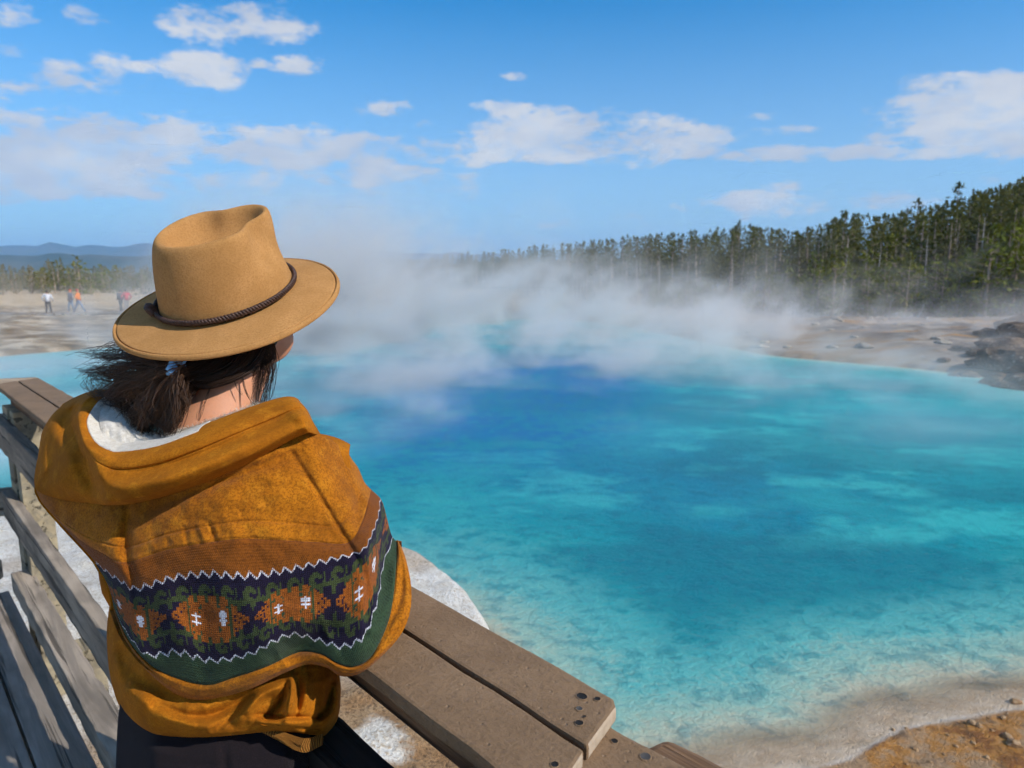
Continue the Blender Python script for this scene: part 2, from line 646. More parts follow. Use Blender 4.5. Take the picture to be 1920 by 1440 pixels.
ground.data.polygons.foreach_set('material_index', fi)
vattr(ground, 'w_rck', np.clip(sstep(wx, 12.5, 16.5) * sstep(wy, 17, 21) * sstep(42 - wy, 0, 5), 0, 1))
vattr(ground, 'w_grs', sstep(wy + 5 * fbm(wx * .05, wy * .05, 3, 88), 52, 60) * sstep(-wx, -10, 10))
vattr(ground, 'w_for', np.clip(sstep(wx * .62 + wy * .36, 36, 42) * sstep(wx, -8, 6) + sstep(wy, 105, 125), 0, 1))
vattr(ground, 'w_bed', sstep(-wsd, -.01, .06))

# ---- water
wr_ = np.r_[np.geomspace(2.0, 9, 150)[:-1], np.geomspace(9, 75, 170)]
wa_ = np.radians(np.linspace(-75, 75, 330))
WR, WA = np.meshgrid(wr_, wa_, indexing='ij')
WX, WY = WR * np.sin(WA), WR * np.cos(WA)
wsd2 = poly_sd(WX, WY, SHORE)
bedz = land_height(WX, WY, np.minimum(wsd2, -1e-3))
dep = np.where(wsd2 < 0, ZW - bedz, 0.0)


def blob(u, v, ru, rv):
    """soft round mask on the water round a picture position"""
    c0 = on_plane(u, v, ZW); c1 = on_plane(u + ru, v, ZW); c2 = on_plane(u, v - rv, ZW)
    return np.exp(-((WX - c0[0]) / (c1[0] - c0[0])) ** 2 - ((WY - c0[1]) / (c2[1] - c0[1])) ** 2)


vent = np.clip(1.1 * blob(890, 728, 230, 60) + 1.0 * blob(1095, 698, 110, 36) + .6 * blob(1020, 790, 130, 40) + .35 * blob(770, 840, 110, 50), 0, 1.3)
pale = np.clip(1.0 * blob(1000, 610, 900, 26) + .8 * blob(1650, 770, 420, 60) + .7 * blob(150, 700, 300, 40) + .75 * blob(1180, 800, 120, 30), 0, 1)
water_m, t, out = new_mat('hot_spring_water')
p = t.pos()
fd = t.attr('depth')
nA = t.noise(t.vm('MULTIPLY', p, (.45, .62, 1)), 1.0, 4, .62, .15)
nB = t.noise(t.vm('MULTIPLY', p, (1.5, 1.9, 1)), 2.6, 4, .68, 0.0)
nG = t.noise(t.vm('MULTIPLY', p, (1.0, 1.25, 1)), 16.0, 4, .70)        # pebbles and ripples of the bed, cobbled light and dark
dd = t.m('ADD', fd, t.m('MULTIPLY', t.m('SUBTRACT', nA, .5), t.m('MULTIPLY', fd, 1.1)))
dd = t.m('ADD', dd, t.m('MULTIPLY', t.m('SUBTRACT', nB, .5), t.m('MINIMUM', t.m('MULTIPLY', fd, .8), 1.0)))
dd = t.m('ADD', dd, t.m('MULTIPLY', t.m('SUBTRACT', nG, .5), t.m('MINIMUM', t.m('MULTIPLY', fd, 1.2), .6)))
dd = t.m('MAXIMUM', dd, t.m('MULTIPLY', fd, .42))
wcol = t.ramp(t.m('MULTIPLY', dd, 1 / 7.0), [(0.0, (.52, .38, .26)), (.013, (.43, .39, .28)), (.035, (.25, .40, .33)), (.075, (.095, .36, .345)), (.17, (.016, .285, .305)), (.26, (.004, .245, .29)),
                                             (.40, (.0, .21, .265)), (.62, (.0, .185, .265)), (.9, (.0, .165, .265))])
deepf = t.rng(fd, .5, 1.6)
nC = t.noise(t.vm('MULTIPLY', p, (.20, .30, 1)), 1.0, 3, .6, .2)
wcol = t.mix(t.m('MULTIPLY', t.rng(nA, .49, .60), .85), wcol, t.mix(t.m('MULTIPLY', deepf, .7), wcol, (.045, .44, .43)))
wcol = t.mix(t.m('MULTIPLY', t.rng(nB, .50, .62), .6), wcol, t.mix(.6, wcol, (0.0, .11, .15)))
wcol = t.mix(t.m('MULTIPLY', t.m('MULTIPLY', t.rng(nC, .50, .40), deepf), .85), wcol, t.mix(.7, wcol, (0.0, .125, .185)))
wcol = t.mix(t.m('MULTIPLY', t.m('MULTIPLY', t.rng(nC, .54, .64), deepf), .6), wcol, t.mix(.6, wcol, (.03, .40, .40)))
wcol = t.mix(t.m('MULTIPLY', t.attr('pale'), .5), wcol, (.05, .40, .46))
wcol = t.mix(t.m('MULTIPLY', t.attr('steam_tint'), .85), wcol, (.36, .53, .58))  # pale steam over the left water, painted into the water colour
vv = t.m('MULTIPLY', t.attr('vent'), t.rng(t.m('ADD', t.m('MULTIPLY', nA, .5), t.m('MULTIPLY', nB, .5)), .43, .54, .45, 1.0))
wcol = t.mix(vv, wcol, (.0, .145, .335))
rip = t.noise(t.vm('MULTIPLY', p, (1.0, 1.6, 1)), 6.5, 5, .70, .2)
wn = t.bump(rip, .9, .045)
body = t.node('ShaderNodeBsdfDiffuse')
t.put(body.inputs['Color'], wcol)
t.put(body.inputs['Normal'], t.bump(t.m('ADD', nB, t.m('ADD', t.m('MULTIPLY', nG, .35), t.m('MULTIPLY', rip, .5))), .5, .08))
clear = t.node('ShaderNodeBsdfTransparent')
t.put(clear.inputs[0], t.mix(t.rng(dd, 0, .8), (1, 1, 1), (.72, 1.0, .88)))
mx = t.node('ShaderNodeMixShader')
t.put(mx.inputs[0], t.rng(fd, .0, .14, smooth=False))
t.l.new(clear.outputs[0], mx.inputs[1]); t.l.new(body.outputs[0], mx.inputs[2])
gl = t.node('ShaderNodeBsdfGlossy')
gl.inputs['Roughness'].default_value = .06
t.put(gl.inputs['Normal'], wn)
inc = t.node('ShaderNodeNewGeometry').outputs['Incoming']
cosn = t.m('ABSOLUTE', t.vm('DOT_PRODUCT', wn, inc, out=1))
fres = t.m('MULTIPLY_ADD', t.m('POWER', t.m('SUBTRACT', 1.0, cosn, clamp=True), 5.0), .98, .02)
mx2 = t.node('ShaderNodeMixShader')
t.put(mx2.inputs[0], t.m('MULTIPLY', fres, .28))
t.l.new(mx.outputs[0], mx2.inputs[1]); t.l.new(gl.outputs[0], mx2.inputs[2])
t.l.new(mx2.outputs[0], out.inputs[0])
keep = wsd2 < 0.6
q = grid_quads(len(wr_), len(wa_))
q = q[keep.ravel()[q].any(1)]
use = np.unique(q)
remap = np.zeros(keep.size, np.int64); remap[use] = np.arange(len(use))
water = np_mesh('water', np.stack([WX, WY, np.full(WX.shape, ZW)], -1).reshape(-1, 3)[use], remap[q], water_m)
tag(water, 'turquoise water of the hot spring with a deep blue vent', kind='structure')
vattr(water, 'depth', np.minimum(dep, 7).ravel()[use])
vattr(water, 'vent', np.clip(vent, 0, 1).ravel()[use])
vattr(water, 'pale', pale.ravel()[use])
vattr(water, 'steam_tint', np.clip(blob(20, 800, 160, 90) + blob(-150, 860, 200, 90) + .8 * blob(40, 690, 200, 40), 0, 1).ravel()[use])

# ---- far hills
def ridge(name, dist, a0, a1, hfun, mat, label, depth=900):
    n = 160
    az = np.radians(np.linspace(a0, a1, n))
    prof = [(-.5, -.04), (-.25, .30), (-.1, .72), (0, 1.0), (.12, .85), (.35, .45), (.6, -.04)]
    V = []
    for k, (o, h) in enumerate(prof):
        rr = dist + o * depth
        hh = hfun(np.degrees(az))
        V.append(np.stack([rr * np.sin(az), rr * np.cos(az), ZW + hh * h * (1 + .10 * vnoise(np.degrees(az) * .9 + 5 * k, az * 0 + k, 3))], -1))
    o = np_mesh(name, np.vstack(V), grid_quads(len(prof), n), mat)
    tag(o, label, kind='structure')
    return o


m_hill, t, out = new_mat('forested_hills')
p = t.pos()
hc = t.mix(t.rng(t.noise(p, .004, 5, .62), .40, .60), (.035, .055, .03), (.085, .085, .05))
pbsdf(t, out, hc, .95, None, .1)
ridge('far_hills', 5200, -60, 60, lambda d: 176 + 22 * vnoise(d * .16 + 2.3, d * 0, 5) + 12 * vnoise(d * .5, d * 0, 8) - 70 * sstep(d, -16, 8), m_hill, 'hazy blue mountain ridge on the left horizon', 1600)
ridge('near_hills', 2300, -62, 60, lambda d: 50 + 5 * vnoise(d * .3, d * 0, 15) + 3 * vnoise(d * 1.1, d * 0, 18) - 8 * sstep(d, -10, 10), m_hill, 'dark wooded plateau below the blue ridge', 900)

# ---- clear mountain air
m_haze, t, out = new_mat('mountain_air')
pv = t.node('ShaderNodeVolumePrincipled')
pv.inputs['Color'].default_value = (.36, .64, 1.0, 1)
pv.inputs['Density'].default_value = 0.00019
pv.inputs['Anisotropy'].default_value = 0.0
t.l.new(pv.outputs[0], out.inputs['Volume'])
hz = MB().box((0, 2900, 140), (14000, 6600 + 1400, 2 * 145)).build('haze', m_haze)
tag(hz, 'thin blue air in front of the far hills', kind='stuff')
# ---- steam drifting over the pool: a voxel cloud made by geometry nodes
def steam_cloud(name, label, lo, hi, res, dens, field, step=8.0, aniso=0.15, color=(1.0, .985, .965)):
    ng = bpy.data.node_groups.new(name + '_field', 'GeometryNodeTree')
    ng.interface.new_socket('Geometry', in_out='INPUT', socket_type='NodeSocketGeometry')
    ng.interface.new_socket('Geometry', in_out='OUTPUT', socket_type='NodeSocketGeometry')
    g = NT(ng)
    go = g.node('NodeGroupOutput')
    vc = g.node('GeometryNodeVolumeCube')
    p = g.node('GeometryNodeInputPosition').outputs[0]
    g.put(vc.inputs['Density'], field(g, p, lo, hi))
    vc.inputs['Min'].default_value = lo
    vc.inputs['Max'].default_value = hi
    for k, a in enumerate('XYZ'):
        vc.inputs['Resolution ' + a].default_value = max(4, int((hi[k] - lo[k]) / res[k]))
    m, t, out = new_mat(name + '_vapour')
    pv = t.node('ShaderNodeVolumePrincipled')
    pv.inputs['Color'].default_value = (*color, 1)
    pv.inputs['Anisotropy'].default_value = aniso
    pv.inputs['Density'].default_value = dens
    t.l.new(pv.outputs[0], out.inputs['Volume'])
    try: m.cycles.volume_step_rate = step
    except Exception: pass
    sm = g.node('GeometryNodeSetMaterial')
    sm.inputs['Material'].default_value = m
    g.l.new(vc.outputs[0], sm.inputs[0])
    g.l.new(sm.outputs[0], go.inputs[0])
    me = MB().box([(a + b) / 2 for a, b in zip(lo, hi)], [b - a for a, b in zip(lo, hi)])
    o = me.build(name, m)
    md = o.modifiers.new('vapour', 'NODES')
    md.node_group = ng
    tag(o, label, kind='stuff')
    return o


def steam_field(seed, nscale, thr, fade):
    def f(g, p, lo, hi):
        x, y, z = g.xyz(p)
        hgt = g.m('SUBTRACT', z, lo[2])
        warp = g.noise(p, .14, 2, .5, 0, color=True)
        pw = g.vm('ADD', p, g.vm('SCALE', g.vm('SUBTRACT', warp, (.5, .5, .5)), 7.0))
        pw = g.vm('ADD', pw, (seed * 13.7, seed * 7.1, 0))
        # puffs lean with the wind as they rise
        pw = g.vm('ADD', pw, g.vec(g.m('MULTIPLY', hgt, -.5), 0.0, 0.0))
        n = g.noise(g.vm('MULTIPLY', pw, (1.0, .8, 1.1)), nscale, 6, .68)
        big = g.noise(g.vm('ADD', p, (31.0, 5.0, 0)), .085, 1, .5)
        ang = g.m('DIVIDE', x, y)
        # thickest above the middle and the left of the spring, thinner towards the right shore
        a = g.rng(ang, -.02, .24, 1.0, .50)
        a = g.m('MULTIPLY', a, g.rng(ang, -.64, -.40, .34, 1.0))
        b = g.m('MAXIMUM', g.rng(y, 9, 33, .16, 1.0), g.m('MULTIPLY', g.rng(g.m('ABSOLUTE', g.m('ADD', ang, .10)), .05, .26, 1.0, 0.0), g.rng(y, 11, 16, 0.0, .52)))
        hs = g.m('MULTIPLY_ADD', g.m('MULTIPLY', a, b), 1.25, .75)
        prof = g.m('POWER', 2.718, g.m('DIVIDE', g.m('MULTIPLY', hgt, -1.0), hs))
        tt = g.m('MULTIPLY_ADD', hgt, .010, thr)
        tt = g.m('SUBTRACT', tt, g.m('MULTIPLY', g.m('SUBTRACT', big, .5), .42))
        tt = g.m('SUBTRACT', tt, g.m('MULTIPLY', g.m('MULTIPLY', a, b), .10))
        core = g.m('MULTIPLY', g.rng(g.m('ABSOLUTE', g.m('ADD', ang, .20)), .04, .24, 1.0, 0.0), g.rng(y, 18, 34))
        tt = g.m('SUBTRACT', tt, g.m('MULTIPLY', core, .075))
        d = g.m('POWER', g.rng(g.m('SUBTRACT', n, tt), 0, .26), 1.15)
        d = g.m('MULTIPLY', d, prof)
        for ax, v in ((x, 0), (y, 1)):
            d = g.m('MULTIPLY', d, g.m('MULTIPLY', g.rng(ax, lo[v], lo[v] + fade[v]), g.rng(ax, hi[v] - fade[v], hi[v], 1.0, 0.0)))
        d = g.m('MULTIPLY', d, g.rng(z, hi[2] - (hi[2] - lo[2]) * .4, hi[2], 1.0, 0.0))
        return g.m('MULTIPLY', d, g.m('MULTIPLY', a, b))
    return f


steam_cloud('steam', 'white steam drifting low over the turquoise water', (-36, 9.0, ZW + .03), (26, 52, ZW + 9.5), (.26, .26, .18), 2.0,
            steam_field(1, .36, .508, (8, 6)), step=5.0)
# ================================================================== boardwalk and railing
Z_CAP = 1.05
P_far = on_plane(72, 708, Z_CAP)[:2]          # outer corner where the railing turns
P_near = on_plane(1176, 1322, Z_CAP)[:2]      # outer end of the long cap boards
u_dir = (P_far - P_near) / np.linalg.norm(P_far - P_near)
n_in = np.array([u_dir[1], -u_dir[0]])
if n_in.dot(-P_near) < 0: n_in = -n_in        # towards the boardwalk (the camera's side)
RAIL_L = float(np.linalg.norm(P_far - P_near))
rail_rz = math.atan2(-u_dir[1], -u_dir[0])    # local +X runs from the far corner to the near end


def wood(name, c1, c2, dark, scale=1.0, rough=.85, grain=17.0, bump=.6, knots=True):
    m, t, out = new_mat(name)
    p = t.tc('Object')
    off = t.vm('SCALE', t.vec(t.orand(), t.orand(), t.orand()), 9.0)
    p = t.vm('ADD', p, off)
    st = t.vm('MULTIPLY', p, (1.2, grain, grain))
    g = t.noise(st, 1.0 * scale, 5, .65, .6)
    b = t.noise(t.vm('MULTIPLY', p, (2.0, 5.0, 5.0)), 1.3 * scale, 3, .6)
    c = t.mix(t.rng(g, .40, .60), c1, c2)
    c = t.mix(t.m('MULTIPLY', t.rng(b, .42, .66), .65), c, dark)
    cr = t.rng(t.noise(t.vm('MULTIPLY', p, (.9, 30, 30)), 1.0 * scale, 3, .6, .3), .57, .64)
    c = t.mix(t.m('MULTIPLY', cr, .8), c, tuple(k * .35 for k in dark))
    h = t.m('SUBTRACT', g, t.m('MULTIPLY', cr, .8))
    pbsdf(t, out, c, rough, t.bump(h, bump, .006), .25)
    return m


m_grey = wood('weathered_grey_wood', (.40, .32, .24), (.235, .19, .145), (.13, .105, .08))
m_post = wood('pale_post_wood', (.40, .33, .215), (.27, .23, .165), (.15, .125, .085))
m_dark = wood('dark_shaded_wood', (.030, .026, .023), (.014, .012, .011), (.006, .005, .005), bump=.8)  # near-black stands for shade on the near middle rail
m_log = wood('brown_cracked_wood', (.24, .135, .07), (.075, .04, .022), (.03, .017, .010), bump=1.0, grain=30)
m_deck = wood('deck_wood', (.34, .285, .235), (.23, .195, .16), (.15, .125, .10), grain=14)

m_comp, t, out = new_mat('brown_composite_board')
p = t.tc('Object')
p = t.vm('ADD', p, t.vm('SCALE', t.vec(t.orand(), t.orand(), t.orand()), 7.0))
a = t.noise(p, 9.0, 4, .6)
b = t.noise(p, 210.0, 3, .6)
pit = t.voro(p, 60.0)
wr2 = t.noise(t.vm('MULTIPLY', p, (3.0, 30.0, 30.0)), 1.0, 4, .6, .5)
c = t.mix(t.rng(a, .3, .7), (.185, .112, .058), (.245, .152, .082))
b2 = t.noise(p, 140.0, 4, .7)
c = t.mix(t.m('MULTIPLY', t.rng(b2, .50, .66), .35), c, (.095, .056, .028))
c = t.mix(t.m('MULTIPLY', t.rng(pit, .0, .12, 1, 0), .35), c, (.38, .29, .21))
h = t.m('ADD', t.m('MULTIPLY', b2, .9), t.m('ADD', t.m('MULTIPLY', t.rng(pit, 0, .18), .7), t.m('MULTIPLY', wr2, .8)))
pbsdf(t, out, c, .74, t.bump(h, .6, .004), .3)

m_hole, t, out = new_mat('dark_screw_hole')
pbsdf(t, out, (.012, .010, .008), .7)
m_screw, t, out = new_mat('galvanised_screw')
pbsdf(t, out, (.10, .09, .08), .65, None, .3, Metallic=.5)
m_end, t, out = new_mat('sawn_board_end')
p = t.tc('Object')
pbsdf(t, out, t.mix(t.rng(t.noise(p, 40, 4, .6), .3, .7), (.34, .255, .175), (.43, .335, .24)), .85, t.bump(t.noise(p, 160, 3, .6), .3, .003))


def to_world(s, w, z):
    """s metres from the near end towards the far corner, w metres inwards from the outer edge"""
    q = P_near + u_dir * s + n_in * w
    return np.array([q[0], q[1], z])


def board(name, poly_sw, z0, z1, mat, parent, bevel=.004, endmat=None, origin=None, rz=None, wav=0.0, seed=0):
    """board from an outline in railing coordinates (s, w), its local X along the railing"""
    pts = np.array([to_world(s, w, 0)[:2] for s, w in poly_sw])
    c = pts.mean(0) if origin is None else np.array(origin)
    rz = rail_rz if rz is None else rz
    ca, sa = math.cos(-rz), math.sin(-rz)
    loc = [((x - c[0]) * ca - (y - c[1]) * sa, (x - c[0]) * sa + (y - c[1]) * ca) for x, y in pts]
    bm = bmesh.new()
    zc = (z0 + z1) / 2
    lo = [bm.verts.new((x, y, z0 - zc)) for x, y in loc]
    hi = [bm.verts.new((x, y, z1 - zc)) for x, y in loc]
    n = len(loc)
    bm.faces.new(hi); bm.faces.new(lo[::-1])
    for i in range(n):
        bm.faces.new((lo[i], lo[(i + 1) % n], hi[(i + 1) % n], hi[i]))
    bmesh.ops.recalc_face_normals(bm, faces=bm.faces)
    if wav:
        L = max(v.co.x for v in bm.verts) - min(v.co.x for v in bm.verts)
        k = max(2, int(L / .06))
        x0 = min(v.co.x for v in bm.verts)
        for i in range(1, k):
            bmesh.ops.bisect_plane(bm, geom=bm.verts[:] + bm.edges[:] + bm.faces[:], plane_co=(x0 + L * i / k, 0, 0), plane_no=(1, 0, 0))
        r2 = random.Random(seed)
        ph = [r2.uniform(0, 9) for _ in range(4)]
        for v in bm.verts:
            e = math.sin(v.co.x * 31 + ph[0] + (v.co.y > 0) * 3) + math.sin(v.co.x * 67 + ph[1] + (v.co.y > 0) * 2) + .6 * math.sin(v.co.x * 140 + ph[2])
            v.co.y += wav * .5 * e * (1 if v.co.y > 0 else -1)
            v.co.z += wav * .3 * math.sin(v.co.x * 23 + ph[3])
    if bevel:
        sharp = [e for e in bm.edges if len(e.link_faces) == 2 and e.calc_face_angle() > .6]
        bmesh.ops.bevel(bm, geom=sharp, offset=bevel, segments=2, affect='EDGES', profile=.6)
    me = bpy.data.meshes.new(name)
    bm.to_mesh(me); bm.free()
    me.materials.append(mat)
    if endmat:
        me.materials.append(endmat)
        for pl in me.polygons:
            if abs(pl.normal.x) > .55 and abs(pl.normal.z) < .4 and pl.area > 2e-4:
                pl.material_index = 1
    o = bpy.data.objects.new(name, me)
    col.objects.link(o)
    o.location = (c[0], c[1], zc)
    o.rotation_euler = (0, 0, rz)
    if parent: keep_parent(o, parent)
    return o


m_beam = m_grey
railing = empty('boardwalk_railing', tuple(to_world(RAIL_L, .09, 0)))
tag(railing, 'weathered wooden railing with flat brown cap boards that the person leans on', 'railing')
BW = .093
GAP = .007
# the mitre at the near end, taken from the picture
eA = on_plane(1163, 1301, Z_CAP)[:2]; eB = on_plane(1092, 1412, Z_CAP)[:2]


def sw(q):
    d = np.asarray(q)[:2] - P_near
    return float(d.dot(u_dir)), float(d.dot(n_in))


sA, wA = sw(eA); sB, wB = sw(eB)
slope = (sB - sA) / (wB - wA)
end_s = lambda w: sA + slope * (w - wA)
CAP_T = .022
far_s = lambda w: RAIL_L - .55 * w
b1 = board('cap_board', [(end_s(.012) - .004, .012), (.02, 0.0), (far_s(0), 0), (far_s(BW), BW), (end_s(BW), BW)], Z_CAP - CAP_T, Z_CAP, m_comp, railing, .005, m_end, wav=.0016, seed=1)
b2 = board('cap_board', [(end_s(BW + GAP), BW + GAP), (far_s(BW + GAP), BW + GAP), (far_s(2 * BW + GAP), 2 * BW + GAP), (end_s(2 * BW + GAP), 2 * BW + GAP)], Z_CAP - CAP_T, Z_CAP, m_comp, railing, .005, m_end, wav=.0016, seed=2)
# next section of cap, a little lower and slightly turned
Z2 = Z_CAP - .021
q1 = on_plane(1137, 1357, Z2)[:2]; q2 = on_plane(1292, 1441, Z2)[:2]
s1, w1 = sw(q1); s2, w2 = sw(q2)
k2 = (w2 - w1) / (s2 - s1)
qa = np.array([s1, w1]); dirn = np.array([s2 - s1, w2 - w1]); dirn /= np.linalg.norm(dirn); nrm2 = np.array([-dirn[1], dirn[0]])
if nrm2[1] < 0: nrm2 = -nrm2


def sec2(a, b):
    e = qa + dirn * a + nrm2 * b
    return (float(e[0]), float(e[1]))


sk = .42
board('cap_board', [sec2(0, 0), sec2(1.3, 0), sec2(1.3, BW), sec2(-sk * BW, BW)], Z2 - CAP_T, Z2, m_comp, railing, .005, m_end, wav=.0014, seed=3)
board('cap_board', [sec2(-sk * (BW + GAP), BW + GAP), sec2(1.3, BW + GAP), sec2(1.3, 2 * BW + GAP), sec2(-sk * (2 * BW + GAP), 2 * BW + GAP)], Z2 - CAP_T, Z2, m_comp, railing, .005, m_end, wav=.0014, seed=4)
# cracked brown beam below the outer edge of the next section
rz2 = math.atan2(*(to_world(*sec2(1, 0), 0) - to_world(*sec2(0, 0), 0))[[1, 0]])
lo_ = board('support_beam', [sec2(.055, -.056), sec2(1.3, -.062), sec2(1.3, -.006), sec2(.040, -.004)], Z2 - .085, Z2 - .020, m_log, railing, .010, None, None, rz2, wav=.0035, seed=21)
tag(lo_, 'cracked brown beam under the end of the cap')
# bearer below the cap boards
board('cap_bearer', [(.05, .060), (RAIL_L - .05, .060), (RAIL_L - .05, .135), (.05, .135)], Z_CAP - CAP_T - .09, Z_CAP - CAP_T - .001, m_log, railing, .004)
# posts and rails along the run
def post(s, w, size, z0, z1, mat=m_post, name='post', rot=0.0):
    hx, hw = size[0] / 2, size[1] / 2
    return board(name, [(s - hx, w - hw), (s + hx, w - hw), (s + hx, w + hw), (s - hx, w + hw)], z0, z1, mat, railing, .006, wav=0)


RW = .045      # rail thickness
W_IN = 2 * BW + GAP
post(RAIL_L - .11, .105, (.14, .13), -.9, Z_CAP - CAP_T - .092)
post(RAIL_L - .27, .105, (.09, .12), -.9, Z_CAP - CAP_T - .092)
post(-.02, .11, (.10, .085), -.9, Z_CAP - CAP_T - .092)
for s in (1.35,):
    post(s, .098, (.09, .09), -.9, Z_CAP - CAP_T - .092)
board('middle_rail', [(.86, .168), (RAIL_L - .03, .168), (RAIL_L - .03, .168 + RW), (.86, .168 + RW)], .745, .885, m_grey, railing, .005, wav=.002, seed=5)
board('middle_rail', [(-.3, .168), (RAIL_L - .03, .168), (RAIL_L - .03, .168 + RW), (-.3, .168 + RW)], .36, .50, m_grey, railing, .005, wav=.002, seed=6)
kb = board('kerb_rail', [(-.3, .150), (RAIL_L - .2, .150), (RAIL_L - .2, .150 + .085), (-.3, .150 + .085)], .03, .125, m_grey, railing, .006, wav=.003, seed=7)
for s in (.85, 1.75, 2.55):
    board('kerb_block', [(s, .06), (s + .13, .06), (s + .13, .149), (s, .149)], -.30, .085, m_post, railing, .005)
# near stretch of the middle rail, shade of cap and person painted into its colour
board('shaded_middle_rail', [(-.6, .160), (.85, .160), (.85, .225), (-.6, .225)], .735, .89, m_dark, railing, .006, wav=.003, seed=8)

# the side that turns off to the left at the far corner
F0 = on_plane(74, 706, Z_CAP)[:2]; F1 = on_plane(-190, 716, Z_CAP)[:2]
fd_ = (F1 - F0) / np.linalg.norm(F1 - F0)
fn_ = np.array([fd_[1], -fd_[0]])
if fn_.dot(-F0) < 0: fn_ = -fn_
f_rz = math.atan2(fd_[1], fd_[0])


def board_f(name, a0, a1, b0, b1, z0, z1, mat, skew=0.0, **kw):
    pts = [F0 + fd_ * (a0 + skew * b0) + fn_ * b0, F0 + fd_ * a1 + fn_ * b0, F0 + fd_ * a1 + fn_ * b1, F0 + fd_ * (a0 + skew * b1) + fn_ * b1]
    return board(name, [sw(q) for q in pts], z0, z1, mat, railing, rz=f_rz, **kw)


m_tan = wood('tan_cap_wood', (.46, .345, .23), (.37, .27, .18), (.26, .185, .12), bump=.15)
SK = .30
board_f('cap_board', .012, 1.9, 0, BW, Z_CAP - CAP_T, Z_CAP - .002, m_tan, SK, bevel=.005)
board_f('cap_board', .012, 1.9, BW + GAP, 2 * BW + GAP, Z_CAP - CAP_T, Z_CAP - .002, m_tan, SK, bevel=.005)
board_f('middle_rail', .14, 1.9, .10, .10 + RW, .745, .885, m_grey, bevel=.005)
board_f('middle_rail', .14, 1.9, .10, .10 + RW, .36, .50, m_grey, bevel=.005)
board_f('kerb_rail', .22, 1.9, .12, .205, .03, .125, m_grey, bevel=.006)

# deck
deck = board('boardwalk', [(-2.2, .30), (RAIL_L + .6, .30), (RAIL_L + .6, .36), (-2.2, .36)], -.30, -.062, m_grey, None, .004)
tag(deck, 'raised boardwalk of grey planks beside the hot spring', kind='structure')
PW = .142
for k in range(12):
    w0 = .240 + k * (PW + .009)
    board('plank', [(-2.4, w0), (RAIL_L - .10 + .0 * k, w0), (RAIL_L - .10, w0 + PW), (-2.4, w0 + PW)], -.040 + .0015 * (k % 3), .0015 * (k % 3), m_deck, deck, .004)

# screw holes and screws on the caps
def cap_mark(u, v, r, zz, screw, ecc=1.0):
    c = on_plane(u, v, zz)
    mb = MB()
    n = 14
    ang = np.arange(n) * 2 * math.pi / n
    cs = np.array([u_dir[0], u_dir[1], 0]); cn = np.array([n_in[0], n_in[1], 0])
    ring = lambda rr, dz: [c + cs * rr * ecc * math.cos(a) + cn * rr * math.sin(a) + np.array([0, 0, dz]) for a in ang]
    V = ring(r * 1.25, .0002) + ring(r * 1.05, .0010) + ring(r * .98, .0009) + ring(r * .8, .0005)
    F = [tuple(q) for q in grid_quads(4, n, True)] + [tuple(range(3 * n, 4 * n))]
    mb.add(V, F)
    o = mb.build('screw' if screw else 'screw_hole', m_comp, None, True)
    o.data.materials.append(m_screw if screw else m_hole)
    for i, pl in enumerate(o.data.polygons):
        if i >= 2 * n: pl.material_index = 1
    keep_parent(o, railing)


for u, v, r, s in ((1091, 1306, .0062, 0), (1120, 1311, .0042, 0), (1086, 1329, .0042, 1), (1086, 1356, .0050, 0), (1096, 1344, .0022, 0)):
    cap_mark(u, v, r, Z_CAP, s, 1.2 if r > .006 else 1.0)
cap_mark(1040, 1434, .0045, Z_CAP, 0)
cap_mark(1152, 1390, .0042, Z2, 0)
cap_mark(1210, 1419, .0062, Z2, 1)
cap_mark(112, 753, .006, Z_CAP, 0)
# ================================================================== forest
def ground_z(x, y):
    """height of the ground mesh, read off its polar grid"""
    x, y = np.atleast_1d(np.asarray(x, float)), np.atleast_1d(np.asarray(y, float))
    r = np.clip(np.hypot(x, y), radii[0], radii[-1] * .999); a = np.degrees(np.arctan2(x, y))
    fi_ = np.interp(r, radii, np.arange(len(radii))); fj = np.interp(a, angs, np.arange(len(angs)))
    i0 = np.clip(fi_.astype(int), 0, len(radii) - 2); j0 = np.clip(fj.astype(int), 0, len(angs) - 2)
    p_, q_ = fi_ - i0, fj - j0
    return (GZ[i0, j0] * (1 - p_) + GZ[i0 + 1, j0] * p_) * (1 - q_) + (GZ[i0, j0 + 1] * (1 - p_) + GZ[i0 + 1, j0 + 1] * p_) * q_


def leaf_mat(name, c1, c2, c3):
    m, t, out = new_mat(name)
    p = t.tc('Object')
    n = t.noise(p, 2.2, 3, .6)
    r = t.orand()
    c = t.mix(t.rng(n, .35, .65), c1, c2)
    c = t.mix(t.m('MULTIPLY', r, .6), c, c3)
    d = t.node('ShaderNodeBsdfDiffuse'); t.put(d.inputs[0], c)
    tr = t.node('ShaderNodeBsdfTranslucent'); t.put(tr.inputs[0], c)
    mx = t.node('ShaderNodeMixShader'); mx.inputs[0].default_value = .22
    t.l.new(d.outputs[0], mx.inputs[1]); t.l.new(tr.outputs[0], mx.inputs[2]); t.l.new(mx.outputs[0], out.inputs[0])
    return m


m_pine = leaf_mat('pine_needles', (.078, .092, .022), (.130, .138, .034), (.160, .138, .044))
m_young = leaf_mat('young_pine_needles', (.125, .155, .022), (.215, .235, .036), (.17, .15, .036))
m_dry = leaf_mat('dry_pine_needles', (.19, .165, .085), (.25, .225, .11), (.20, .20, .07))
m_trunk, t, out = new_mat('pine_bark')
p = t.tc('Object')
pbsdf(t, out, t.mix(t.rng(t.noise(t.vm('MULTIPLY', p, (3, 3, .7)), 2.0, 4, .65), .35, .65), (.22, .16, .115), (.38, .30, .225)), .95, None, .1)


